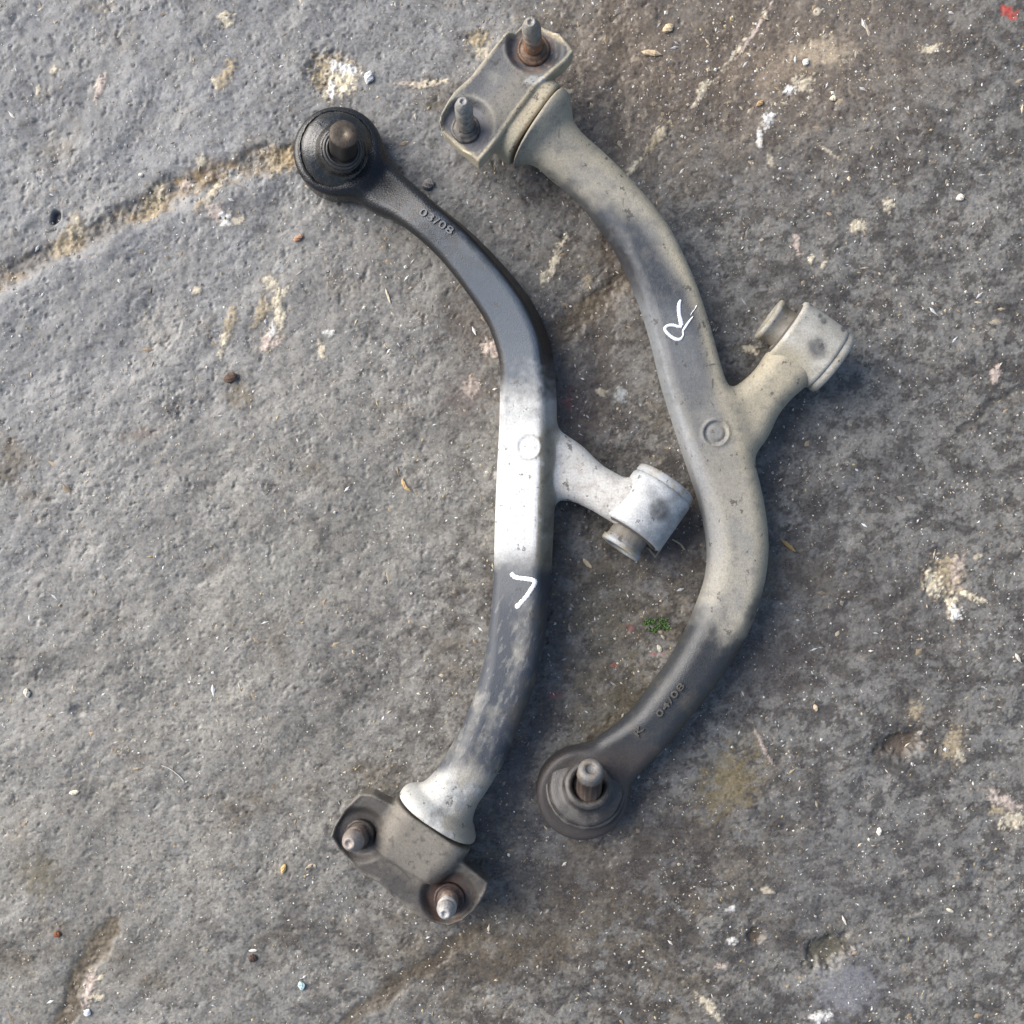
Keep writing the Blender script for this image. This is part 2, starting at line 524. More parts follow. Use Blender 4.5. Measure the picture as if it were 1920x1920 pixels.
for x, y, rx, ry, an, st, c_ in [
        (1365, 1470, 75, 48, 60, .75, (0.135, 0.105, 0.05)), (1010, 1760, 170, 55, 25, .55, (0.09, 0.07, 0.045)),
        (880, 610, 46, 60, 40, .6, (0.10, 0.078, 0.06)), (880, 740, 50, 40, 30, .5, (0.115, 0.085, 0.07)), (1080, 770, 50, 44, 0, .6, (0.10, 0.072, 0.058)),
        (1490, 1075, 110, 40, -20, .5, (0.085, 0.066, 0.045)), (1440, 1090, 34, 40, 0, .5, (0.11, 0.075, 0.045)),
        (1130, 1150, 80, 90, 0, .45, (0.10, 0.085, 0.055)), (1150, 1330, 70, 90, 0, .4, (0.09, 0.075, 0.045)), (830, 430, 34, 60, 50, .5, (0.105, 0.085, 0.05)),
        (450, 735, 24, 30, 20, .7, (0.10, 0.078, 0.045)), (740, 960, 60, 50, 0, .35, (0.15, 0.145, 0.125)), (520, 1060, 60, 60, 0, .4, (0.16, 0.16, 0.14)),
        (70, 1640, 40, 40, 50, .7, (0.075, 0.062, 0.036)), (1200, 430, 60, 36, 50, .6, (0.085, 0.06, 0.042)), (270, 820, 40, 12, 10, .6, (0.075, 0.05, 0.035)),
        (1100, 690, 80, 120, 20, .5, (0.06, 0.047, 0.038)), (1270, 1010, 90, 60, 30, .6, (0.055, 0.048, 0.046)), (1470, 800, 60, 90, 20, .55, (0.058, 0.05, 0.045)), (1620, 1150, 190, 120, 0, .35, (0.06, 0.05, 0.043)), (1450, 1240, 120, 90, 0, .4, (0.065, 0.05, 0.04)),  # dark patches beside the arms: cast shade painted in, with brown stain
        (960, 1470, 70, 130, 25, .45, (0.052, 0.052, 0.058)), (1250, 1560, 160, 90, 0, .4, (0.065, 0.052, 0.042)), (1080, 1640, 180, 70, 10, .45, (0.06, 0.049, 0.040)), (1560, 1640, 200, 120, 30, .3, (0.07, 0.066, 0.066)), (1020, 330, 90, 70, 30, .4, (0.055, 0.05, 0.05)),  # bluish dark patch by the lower left arm is painted shade; others brown stain
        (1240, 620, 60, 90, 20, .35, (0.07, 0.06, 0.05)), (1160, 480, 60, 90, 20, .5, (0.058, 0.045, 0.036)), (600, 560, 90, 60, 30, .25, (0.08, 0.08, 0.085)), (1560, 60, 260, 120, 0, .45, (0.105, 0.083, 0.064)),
        (1540, 98, 52, 28, 0, .8, (0.30, 0.245, 0.175)), (1460, 130, 66, 40, 20, .55, (0.20, 0.155, 0.11))]:
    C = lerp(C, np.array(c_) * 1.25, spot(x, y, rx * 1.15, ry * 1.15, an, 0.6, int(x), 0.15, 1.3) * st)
# pits: brown bottoms
for k in (0, 1, 2): C = lerp(C, (0.085, 0.062, 0.042), pitm[k] * 0.85)
C = lerp(C, (0.09, 0.10, 0.07), pitm[1] * 0.35)
C = lerp(C, (0.022, 0.020, 0.026), pitm[4] * 0.9)
C = lerp(C, (0.20, 0.20, 0.215), smear * 0.6)
# pale broken patches: x, y, rx, ry, angle, strength, tint
CRM, TAN, WHT, PNK, GRY = (0.56, 0.49, 0.36), (0.36, 0.29, 0.185), (0.68, 0.66, 0.62), (0.48, 0.39, 0.33), (0.36, 0.37, 0.36)
pale = [(618, 128, 30, 26, 20, 1, TAN), (634, 150, 30, 34, -40, 1, CRM), (645, 125, 26, 12, 15, .9, WHT), (622, 165, 8, 20, 10, .9, WHT), (598, 152, 10, 16, 0, .8, TAN),
        (895, 72, 20, 15, -20, .9, TAN), (905, 95, 13, 13, 0, .7, CRM), (800, 158, 36, 6, -6, .95, CRM), (770, 157, 30, 4, 0, .6, PNK),
        (187, 160, 7, 26, -22, .9, PNK), (425, 140, 11, 34, -25, .8, TAN), (405, 155, 6, 12, 20, .8, CRM), (425, 38, 15, 11, -20, .85, CRM),
        (290, 362, 16, 18, 0, .75, CRM), (280, 388, 18, 26, -20, .9, TAN), (350, 344, 12, 8, -30, .9, PNK), (437, 326, 19, 11, 0, .75, GRY),
        (398, 362, 8, 34, -35, .8, CRM), (375, 385, 6, 14, -30, .7, TAN), (405, 400, 14, 16, 0, .7, PNK), (425, 412, 11, 14, 0, .8, WHT), (448, 412, 12, 8, 0, .8, CRM),
        (380, 300, 10, 12, 0, .6, CRM), (140, 430, 14, 30, 0, .65, TAN), (120, 455, 26, 20, -30, .7, TAN), (145, 425, 6, 18, 0, .8, CRM), (530, 300, 34, 20, -20, .85, TAN), (540, 292, 20, 14, 0, .7, (0.45, 0.33, 0.18)),
        (505, 530, 14, 14, 0, .8, CRM), (520, 560, 7, 34, -38, .85, CRM), (488, 585, 10, 28, -20, .85, TAN), (522, 590, 9, 34, 6, .85, CRM), (430, 605, 9, 34, -14, .8, TAN), (418, 640, 8, 24, -12, .85, CRM), (505, 640, 20, 14, -30, .95, PNK), (512, 622, 8, 14, 0, .7, WHT),
        (604, 655, 7, 17, 12, .8, CRM), (617, 623, 12, 6, 0, .7, WHT), (527, 500, 13, 12, 0, .5, GRY),
        (1042, 490, 8, 38, -22, .85, CRM), (1018, 524, 6, 12, -18, .8, CRM), (1100, 525, 9, 14, 0, .5, TAN),
        (918, 652, 14, 18, 20, .85, PNK), (885, 730, 18, 16, 0, .55, PNK), (1165, 740, 14, 12, 0, .75, GRY), (1130, 735, 10, 8, 0, .6, CRM),
        (1772, 1080, 30, 34, 20, .85, TAN), (1750, 1095, 16, 26, 20, .9, CRM), (1785, 1135, 10, 24, -10, .95, CRM), (1792, 1148, 12, 12, 0, .9, WHT), (1822, 1118, 28, 7, 22, .9, CRM), (1795, 1070, 10, 34, -10, .6, PNK), (1832, 1045, 8, 6, 0, .7, CRM),
        (1866, 702, 9, 20, -14, .9, PNK), (1742, 90, 19, 8, -12, .85, CRM), (1415, 55, 4, 55, -34, .85, PNK), (1432, 25, 5, 9, 0, .8, CRM), (1380, 95, 4, 30, -34, .7, CRM),
        (1230, 262, 8, 40, -38, .8, TAN), (1185, 315, 6, 26, -40, .9, CRM), (1240, 250, 10, 10, 0, .5, CRM), (1322, 165, 8, 18, -30, .8, CRM), (1310, 185, 4, 20, -40, .7, CRM),
        (1535, 22, 9, 6, 0, .8, CRM), (1505, 155, 20, 16, 0, .7, CRM), (1480, 168, 10, 9, 0, .9, WHT), (1440, 225, 11, 16, -10, .8, WHT), (1425, 260, 6, 18, 0, .8, WHT), (1555, 285, 24, 3, 32, .6, CRM), (1445, 300, 5, 12, 30, .6, CRM),
        (1664, 384, 12, 12, -30, .85, CRM), (1612, 424, 14, 12, -20, .85, CRM), (1495, 455, 6, 20, 14, .85, PNK), (1545, 495, 5, 11, -30, .8, CRM), (1520, 485, 5, 9, 0, .8, CRM),
        (1880, 1500, 36, 12, 30, .75, PNK), (1900, 1540, 26, 16, -20, .7, CRM), (1870, 1520, 14, 10, 0, .7, TAN), (1785, 1395, 18, 30, -20, .65, TAN), (1800, 1415, 9, 16, -10, .6, CRM), (1720, 1335, 14, 18, 0, .65, TAN),
        (168, 1855, 9, 34, -16, .9, PNK), (180, 1870, 16, 8, -20, .8, CRM), (188, 1835, 10, 5, -30, .8, CRM), (1330, 1890, 30, 9, 50, .75, CRM), (1355, 1815, 12, 8, 0, .75, PNK), (1540, 1905, 22, 10, -10, .8, WHT), (1440, 1670, 10, 8, 0, .6, CRM), (1372, 1705, 9, 7, 0, .8, WHT), (1372, 1765, 9, 7, 0, .8, WHT),
        (100, 130, 8, 9, 0, .8, CRM), (72, 170, 5, 6, 0, .7, CRM), (1427, 1395, 3.5, 34, 30, .65, PNK), (1525, 610, 8, 6, 0, .5, CRM), (1405, 655, 16, 8, 10, .75, CRM),
        (340, 30, 9, 9, 0, .5, GRY), (370, 545, 9, 7, 0, .85, CRM), (1060, 170, 14, 6, 0, .5, CRM)]
pmask = np.zeros(GX.shape, np.float32)
for i, (x, y, rx, ry, an, st, c_) in enumerate(pale):
    if ry > rx: an = -an
    x0, x1 = np.searchsorted(AX, [x - 960 - 3 * max(rx, ry) - 30, x - 960 + 3 * max(rx, ry) + 30])
    y0, y1 = np.searchsorted(AX, [960 - y - 3 * max(rx, ry) - 30, 960 - y + 3 * max(rx, ry) + 30])
    sl = (slice(x0, x1), slice(y0, y1))
    c, s = math.cos(math.radians(an)), math.sin(math.radians(an))
    qx = PX[sl] + 0.35 * wx[sl]; qy = PY[sl] + 0.35 * wy[sl]
    dx, dy = qx - x, qy - y
    dd = np.hypot((dx * c + dy * s) / rx, (-dx * s + dy * c) / ry)
    dd = dd / 1.18 + 0.55 * pn(PX[sl] / 11, PY[sl] / 11, 500 + i) + 0.35 * pn(PX[sl] / 5, PY[sl] / 5, 700 + i)
    dd = dd + 0.18 * pn(PX[sl] / 3.2, PY[sl] / 3.2, 800 + i)
    rim = (1 - sstep(1.0, 1.45, dd)) * st * 0.35
    C[sl] = C[sl] + (np.array((0.10, 0.078, 0.052), np.float32) - C[sl]) * rim[..., None]
    por = sstep(-0.42, 0.05, fbm(PX[sl] / 10, PY[sl] / 10, 850 + i, 4, 0.75) + 0.5 * (0.55 - dd))
    m_ = (1 - sstep(0.70, 1.0, dd)) * st * (0.12 + 0.88 * por)
    jit = 1 + 0.55 * fbm(PX[sl] / 9, PY[sl] / 9, 900 + i, 3, 0.7)
    C[sl] = C[sl] + (np.asarray(c_, np.float32) * jit[..., None] - C[sl]) * m_[..., None]
    pmask[sl] = np.maximum(pmask[sl], m_)
    H[sl] += 1.6 * m_ * (1 + pn(PX[sl] / 6, PY[sl] / 6, 33))
# flecks of red paint
for x, y, rx, ry in [(1893, 25, 13, 10), (1886, 18, 7, 6), (1901, 32, 8, 6), (1045, 1306, 12, 6), (1225, 1230, 8, 5), (1152, 1245, 7, 4), (1185, 1175, 6, 5), (1070, 752, 9, 20), (1240, 1222, 5, 5), (1262, 1243, 8, 4)]:
    C = lerp(C, (0.36, 0.055, 0.04), spot(x, y, rx, ry, 0, 0.7, int(y)) * (0.8 if x > 1800 else 0.32))
C = np.clip(C, 0.012, 0.8)
FR = np.clip(0.56 + 0.22 * fbm(GX / 90, GY / 90, 41, 3) + 0.25 * pmask - 0.14 * bm - 0.10 * oil - 0.22 * blk - 0.12 * wornp, 0.24, 0.95)

n_ax = len(AX)
fi = np.arange(n_ax * n_ax, dtype=np.int32).reshape(n_ax, n_ax)
FQ = np.stack([fi[:-1, :-1], fi[1:, :-1], fi[1:, 1:], fi[:-1, 1:]], -1).reshape(-1, 4)
FV = np.stack([GX, GY, H], -1).reshape(-1, 3)
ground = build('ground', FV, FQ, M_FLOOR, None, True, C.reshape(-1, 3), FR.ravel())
ground['kind'] = 'structure'
ground['label'] = 'rough dark grey asphalt floor with brown stains and chipped pale patches'

def floor_z(x, y):
    i = np.clip(np.searchsorted(AX, x) - 1, 0, n_ax - 2); j = np.clip(np.searchsorted(AX, y) - 1, 0, n_ax - 2)
    return np.maximum(np.maximum(H[i, j], H[i + 1, j]), np.maximum(H[i, j + 1], H[i + 1, j + 1]))

# ------------------------------------------------------------------ control arms: shared builders
def mixc(a, b, m):
    a = np.asarray(a, np.float32); b = np.asarray(b, np.float32)
    if a.ndim == 1: a = np.tile(a, (len(m), 1))
    return a + (b - a) * np.clip(m, 0, 1)[:, None]

def up_facing(V, F, full=False):
    """how far each point of a mesh faces upward, -1..1"""
    a, b, c_, d = [V[F[:, i]] for i in range(4)]
    n = np.cross(c_ - a, d - b)
    N_ = np.zeros_like(V)
    for i in range(4): np.add.at(N_, F[:, i], n)
    N_ /= np.linalg.norm(N_, axis=1)[:, None] + 1e-9
    return N_ if full else N_[:, 2]

def bvh_of(V, F):
    return BVHTree.FromPolygons(V.tolist(), F.tolist() if isinstance(F, np.ndarray) else F)

def top_z(bvh, x, y, default=90.0):
    h = bvh.ray_cast(Vector((x, y, 400.0)), Vector((0, 0, -1)))
    return h[0].z if h[0] is not None else default

def bolt(name, parent, base, tip, r, tint, tint2, seed):
    """threaded stud with a rounded dog point"""
    base = np.array(base, float); tip = np.array(tip, float)
    L = np.linalg.norm(tip - base)
    hs = np.concatenate([np.linspace(0, L - 1.1 * r, 96), L - 1.1 * r + 1.1 * r * np.sin(np.linspace(0.15, 1, 7) * math.pi / 2)])
    prof = []
    for h in hs:
        k = (h - (L - 1.1 * r)) / (1.1 * r)
        rr = r if k <= 0 else r * (0.93 - 0.42 * k ** 2.2)
        prof.append((rr, h))
    prof.append((r * 0.30, L)); prof.append((r * 0.24, L - 2.0)); prof.append((0.0, L - 2.5))
    def wob(R, Hh, T):
        ph = Hh / 5.2 + T / (2 * math.pi)
        return R + np.where((Hh < L - 1.3 * r), 2.3 * (np.abs((ph % 1) * 2 - 1) - 0.5), 0) + 0.4 * pn(Hh / 9, T * 2, seed)
    V, F = lathe(base, tip - base, prof, 36, wob)
    n = fbm(V[:, 0] / 14 + seed, V[:, 2] / 14, seed, 3)
    hh = (V - base) @ ((tip - base) / L)
    m = sstep(-0.3, 0.4, n + 0.9 - 1.6 * hh / L)
    return build(name, V, F, M_BOLT, parent, True, mixc(np.array(tint), np.array(tint2), m), 0.55)

def collar(name, parent, c, d, r, tint, h=9):
    V, F = lathe(c, d, [(r * 1.0, -3), (r * 1.03, 2), (r * 0.98, h * .55), (r * .85, h * .75), (r * .8, h * .6), (r * .74, h), (r * .60, h * 1.15), (r * .4, h * 1.15)], 48,
                 lambda R, Hh, T: R + 0.8 * pn(T * 2, Hh / 5, 5))
    n = fbm(V[:, 0] / 10, V[:, 1] / 10, 77, 3)
    return build(name, V, F, M_BOLT, parent, True, mixc(np.array(tint), np.array(tint) * 0.45, sstep(-.2, .5, n)), 0.5)

def plate(g, poly, Hf, t, skirt=None):
    d2 = poly_sdf(g.X, g.Y, poly)
    # soften the outline's corners
    Hx = Hf(g.X, g.Y, d2)
    gx, gy = np.gradient(Hx, g.h)
    s = 1 / np.sqrt(1 + gx ** 2 + gy ** 2)
    q2 = (np.abs(g.z[None, None, :] - Hx[:, :, None]) - t / 2) * s[:, :, None]
    q1 = d2[:, :, None]
    e = 3.0
    f = np.hypot(np.maximum(q1 + e, 0), np.maximum(q2 + e, 0)) + np.minimum(np.maximum(q1 + e, q2 + e), 0) - e
    if skirt is not None:
        sk = np.maximum(np.abs(q1 + 5) - 5, np.maximum(g.z[None, None, :] - Hx[:, :, None], skirt[:, :, None] - g.z[None, None, :]))
        f = smin(f, sk, 5)
    return f, d2, Hx

def stroke(name, parent, bvh, pts, widths, mat, tint, lift=1.3, n=10, rough_=0.5):
    """a brush or pen stroke lying on a part; pts in photo positions"""
    A = catmull(np.column_stack([np.array(pts, float), np.array(widths, float)]), n)
    V = []; F = []
    offs = [-1, -0.7, 0, 0.7, 1]; up = [-0.6, 0.9, 1.0, 0.9, -0.6]
    for i, (x, y, w) in enumerate(A):
        a = A[max(i - 1, 0)]; b = A[min(i + 1, len(A) - 1)]
        tx, ty = b[0] - a[0], b[1] - a[1]; l = math.hypot(tx, ty) + 1e-6
        nx, ny = -ty / l, tx / l
        wj = w * (1 + 0.10 * math.sin(i * 1.7) + 0.08 * math.sin(i * 4.1))
        if i in (0, len(A) - 1): wj *= 0.6
        jl, jr = 1 + 0.16 * math.sin(i * 2.9 + x) * math.sin(i * .83), 1 + 0.16 * math.sin(i * 3.7 + y) * math.cos(i * .61)
        for o, q in zip(offs, up):
            o = o * (jl if o < 0 else jr)
            p = at(x + nx * o * wj / 2, y + ny * o * wj / 2, 100)
            z = top_z(bvh, p[0], p[1])
            p = at(x + nx * o * wj / 2, y + ny * o * wj / 2, z)
            z = top_z(bvh, p[0], p[1], z)
            V.append((p[0], p[1], z + lift * q))
        if i:
            k = 5 * i
            for j in range(4):
                F.append((k - 5 + j, k - 4 + j, k + j + 1, k + j))
    return V, F

def embossed(name, parent, bvh, text, start, end, size, tint, rise=3.2):
    """raised cast characters running from start to end (photo positions)"""
    cu = bpy.data.curves.new(name, 'FONT'); cu.body = text; cu.size = 1.0; cu.extrude = 0.5; cu.offset = 0.012; cu.resolution_u = 3
    cu.space_character = 1.08
    ob = bpy.data.objects.new(name, cu); col.objects.link(ob)
    bpy.context.view_layer.update()
    me = bpy.data.meshes.new_from_object(ob.evaluated_get(bpy.context.evaluated_depsgraph_get()))
    co = np.array([v.co[:] for v in me.vertices]); F = [tuple(p.vertices) for p in me.polygons]
    bpy.data.objects.remove(ob); bpy.data.curves.remove(cu); bpy.data.meshes.remove(me)
    w = co[:, 0].max() - co[:, 0].min()
    s = np.array(start, float); e = np.array(end, float)
    d = e - s; L = np.linalg.norm(d); d /= L
    up = np.array([d[1], -d[0]])
    k = L / w
    V = []
    for c in co:
        q = s + d * (c[0] - co[:, 0].min()) * k + up * (c[1] * size)
        p = at(q[0], q[1], 95); z = top_z(bvh, p[0], p[1]); p = at(q[0], q[1], z); z = top_z(bvh, p[0], p[1], z)
        V.append((p[0], p[1], z + (rise if c[2] > 0 else -2)))
    return build(name, np.array(V), F, M_ARM, parent, False, np.array(tint), 0.42)

def tube_sleeve(parent, c, d, r, hl, tint_fn, seed):
    """outer bush sleeve lying on its side"""
    P = [(r * .55, -hl + 1), (r - 7, -hl), (r - 2.5, -hl + 1), (r, -hl + 5)]
    P += [(r, h) for h in np.linspace(-hl + 9, hl - 9, 30)]
    P += [(r, hl - 5), (r - 2.5, hl - 1), (r - 7, hl), (r * .55, hl - 1)]
    V, F = lathe(c, d, P, 120)
    V[:, 2] -= 0
    return V, F

# ================================================================== LEFT ARM (white centre, black ball joint end)
L_BASE = at(985, 880, 0)
left = thing('control_arm', L_BASE, 'black control arm with bright white dusted middle and a white V mark, on the left', 'control arm', 'pair of used car control arms')

RL = 0.30
Lc = [  # x, y, zc, half width, half height, radius, roll
    (640, 296, 30, 52, 25, 22, 0), (690, 330, 31, 50, 26, 22, 0), (721, 358, 34, 45, 28, 21, 0.05), (757, 381, 40, 39, 32, 19, 0.12), (801, 414, 47, 38, 35, 18, 0.20), (851, 457, 51, 40, 37, 17, .24),
    (892, 501, 54, 43, 39, 16, .27), (932, 551, 56, 46, 40, 16, .29), (960, 594, 57, 48, 41, 17, RL), (981, 645, 58, 50, 42, 17, RL), (989, 690, 59, 50, 43, 17, RL), (991, 747, 60, 52, 43, 17, RL),
    (990, 820, 60, 53, 43, 17, RL), (987, 898, 60, 54, 43, 17, RL), (984, 977, 60, 54, 43, 17, RL), (981, 1060, 60, 53, 43, 17, RL), (978, 1111, 60, 52, 42, 18, .26), (970, 1184, 60, 52, 42, 22, .20),
    (961, 1239, 60, 51, 42, 26, .16), (947, 1290, 60, 50, 42, 29, .12), (933, 1330, 61, 49, 42, 31, .08), (917, 1368, 62, 48, 42, 33, .05), (897, 1410, 64, 48, 43, 36, 0), (872, 1452, 66, 47.5, 44, 35, 0),
    (855, 1478, 68, 47.5, 46, 38, 0), (839, 1502, 71, 56, 53, 48, 0), (832, 1512, 72, 68, 62, 56, 0), (825, 1522, 73, 78, 70, 64, 0), (818, 1533, 74, 80, 72, 66, 0)]
gl = Grid((-430, -640, -6), (250, 780, 156), 2.6)
f, sL, uL = sweep(gl, deepen(Lc))
hb = at(638, 292, 30)
f = smin(f, disc(gl, hb[0], hb[1], 82, 2, 64, 13), 22)
Lb = [(990, 812, 46, 40, 34, 28, 0), (1024, 846, 47, 45, 34, 29, 0), (1060, 872, 49, 46, 34, 30, 0), (1085, 893, 52, 44, 35, 31, 0), (1110, 910, 55, 41, 36, 32, 0), (1132, 922, 58, 40, 38, 33, 0), (1152, 933, 61, 41, 39, 33, 0), (1175, 942, 62, 46, 42, 36, 0), (1200, 954, 62, 46, 42, 36, 0)]
fb, _, _ = sweep(gl, Lb)
fc, _, _ = sweep(gl, [(1000, 915, 46, 34, 32, 28, 0), (1040, 908, 47, 31, 32, 28, 0), (1076, 905, 49, 30, 32, 28, 0)])
fb = smin(fb, fc, 14)
f = smin(f, fb, 18)
bc = at(991, 838, 100)
rho = np.hypot(gl.X - bc[0], gl.Y - bc[1])
ring = 1.5 * np.exp(-((rho - 21) / 3.0) ** 2) - 1.2 * np.exp(-((rho - 15.5) / 3.0) ** 2)
f = f - np.where(gl.z[None, None, :] > 70, ring[:, :, None], 0)
V, F = gl.mesh(f)
ix, iy = seen(V)
n1 = fbm(ix / 60, iy / 60, 11, 4); n2 = fbm(ix / 22, iy / 22, 12, 4); n3 = fbm(ix / 9, iy / 9, 13, 2)
BLK, HAZE, WHITE, DIRT, PALE, BLUE = (0.010, 0.010, 0.011), (0.056, 0.072, 0.094), (0.50, 0.505, 0.50), (0.20, 0.175, 0.125), (0.30, 0.285, 0.245), (0.042, 0.048, 0.060)
# which side of the bar: lateral offset from its centre line (photo)
cl = catmull([(r[0], r[1]) for r in Lc], 8)
j = np.argmin((ix[:, None] - cl[None, ::4, 0]) ** 2 + (iy[:, None] - cl[None, ::4, 1]) ** 2, axis=1) if len(V) < 250000 else None
lat = ix - np.interp(iy, cl[:, 1], cl[:, 0])
c = np.tile(np.array(BLK, np.float32), (len(V), 1))
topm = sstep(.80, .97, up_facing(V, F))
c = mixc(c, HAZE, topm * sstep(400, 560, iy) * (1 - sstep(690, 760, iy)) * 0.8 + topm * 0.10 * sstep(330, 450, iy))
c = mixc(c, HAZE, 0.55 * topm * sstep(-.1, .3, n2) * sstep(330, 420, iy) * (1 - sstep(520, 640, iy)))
wm = sstep(672, 830, iy + 48 * n1 + 30 * n2 + 16 * n3) * (1 - sstep(1000, 1100, iy + 34 * n1 + 16 * n2 + 8 * n3 + 0.12 * lat))
c = mixc(c, WHITE, wm)
c = mixc(c, (0.40, 0.39, 0.365), wm * sstep(.05, .6, fbm(ix / 30, iy / 44, 15, 5, .6)) * .55)
c = mixc(c, (0.20, 0.19, 0.17), wm * sstep(.30, .42, fbm(ix / 10, iy / 13, 16, 3)) * .35)
rb_ = np.hypot(ix - 991, iy - 838)
c = mixc(c, (0.30, 0.29, 0.27), wm * np.exp(-((rb_ - 23.5) / 2.2) ** 2) * np.clip(.55 + .6 * (ix - 985) / 24, 0, 1))
br = sstep(52, 66, lat) * sstep(760, 800, iy) * (1 - sstep(1010, 1040, iy))
c = mixc(c, (0.47, 0.458, 0.43), br)
# dirt on the right flank and in the crotch of the white part
fl = sstep(.10, .34, up_facing(V, F, True)[:, 0]) * sstep(14, 22, lat) * (1 - sstep(54, 64, lat)) * sstep(740, 830, iy) * (1 - sstep(1050, 1095, iy))
c = mixc(c, DIRT, 0.92 * fl * sstep(-.9, -.1, n2))
c = mixc(c, (0.085, 0.07, 0.05), fl * sstep(.05, .4, n2) * .6)
c = mixc(c, (0.32, 0.29, 0.26), np.maximum(wm, br) * (0.10 + 0.65 * sstep(.02, .40, n2)) * np.where(lat > 50, .75, .15))
c = mixc(c, (0.12, 0.10, 0.09), br * sstep(.32, .5, n3) * 0.4)
# lower stretch: black showing through pale mud
lo = sstep(1100, 1135, iy + 20 * n1)
mud = sstep(-.22, .40, 0.22 * np.exp(-((lat - 4 + 0.05 * (iy - 1250)) / 17) ** 2) - 0.22 + 0.85 * fbm(ix / 60 + 3, iy / 80, 14, 5, .6) + 0.25 * fbm((ix + 0.35 * iy) / 15, iy / 70, 17, 4, .6) + 0.10 * sstep(1280, 1420, iy) - 0.10 * sstep(20, 40, lat))
c = mixc(c, BLUE, sstep(1045, 1085, iy) * (1 - wm))
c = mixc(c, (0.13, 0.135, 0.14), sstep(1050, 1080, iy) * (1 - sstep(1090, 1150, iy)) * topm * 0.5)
c = mixc(c, PALE, lo * mud * (0.52 + .3 * n3))
c = mixc(c, (0.34, 0.33, 0.295), lo * sstep(.22, .34, fbm((ix + 0.4 * iy) / 9, iy / 34, 19, 3)) * .25)
c = mixc(c, (0.10, 0.085, 0.065), lo * sstep(12, 34, lat + 12 * n2) * sstep(-.3, .3, n1) * (1 - sstep(1380, 1440, iy)) * .6)
c = mixc(c, (0.46, 0.455, 0.43), sstep(1425, 1475, iy + 26 * n1) * (0.45 + 0.5 * sstep(-.3, .3, n2 - lat / 90)))
c = mixc(c, (0.30, 0.26, 0.19), sstep(1400, 1480, iy) * sstep(-.1, .35, n1 + lat / 160) * 0.6)
rg = 0.50 + 0.25 * wm + 0.2 * lo * mud + 0.22 * br
rg = rg - 0.28 * (1 - sstep(300, 560, iy)) + 0.08 * n2
arm_l = build('arm_body', V, F, M_ARM, left, True, c, np.clip(rg, .25, .95))
bv = bvh_of(V, F)

# ball joint
bb = at(634, 284, 62)
tipL = at(645, 251, 176)
axL = (tipL - at(640, 288, 70))
axL = axL / np.linalg.norm(axL)
bax = (at(642, 280, 113) - bb) / 51.0
V, F = lathe(bb, bax, [(70, -6), (71, 0), (71.5, 4), (69, 6.5), (67, 4.5), (66.5, 3), (67.5, 7), (67, 10), (65, 14), (61, 18), (55.5, 22), (51.5, 24), (49.5, 26.5), (47, 27), (44.5, 31), (42.5, 37), (42, 43), (40, 49), (38, 53), (36, 55), (33, 52), (32, 46)], 144,
             lambda R, Hh, T: R + 1.1 * pn(T * 3, Hh / 12, 3) + 0.5 * pn(T * 11, Hh / 5, 4) + np.where(Hh < 8, 1.6 * pn(T * 9, Hh / 5, 8), 0))
n = fbm(V[:, 0] / 20, V[:, 1] / 20, 31, 3)
build('dust_boot', V, F, M_RUBBER, left, True, mixc(np.array((0.012, 0.012, 0.012)), np.array((0.034, 0.031, 0.028)), sstep(-.1, .5, n)), np.clip(0.22 + 0.14 * n, .12, .5))
V, F = lathe(bb + 51 * bax, bax, [(35, -4), (35.5, 1), (33, 4), (30.5, 4), (29.5, 1), (30, 4), (28, 7), (26, 6), (24, 2), (20, 2)], 72)
build('retaining_ring', V, F, M_RUBBER, left, True, np.array((0.040, 0.037, 0.034)), 0.45)
sb = at(643, 285, 90)
LL = np.linalg.norm(tipL - sb)
V, F = lathe(sb, tipL - sb, [(25, 0), (25, LL * .35), (25.5, LL * .5), (25, LL - 5), (24, LL - 1.5), (22.5, LL), (14, LL + 0.6), (6, LL + .8), (3.5, LL - .8), (0, LL - 1.5)], 60,
             lambda R, Hh, T: R + np.where(Hh < LL - 3, 1.1 * np.cos(6 * T) + 0.6 * pn(T * 2, Hh / 10, 2), 0))
n = fbm(V[:, 0] / 8, V[:, 1] / 8, 36, 3)
hh = (V - sb) @ ((tipL - sb) / LL)
cc = mixc(np.array((0.030, 0.026, 0.024)), np.array((0.070, 0.053, 0.040)), sstep(LL - 4, LL - 1, hh))
cc = mixc(cc, np.array((0.30, 0.24, 0.16)), (hh > LL - 3) * np.exp(-(np.linalg.norm(V - tipL, axis=1) / 6) ** 2))
build('ball_stud', V, F, M_BOLT, left, True, cc * (1 + .4 * n)[:, None], 0.55)

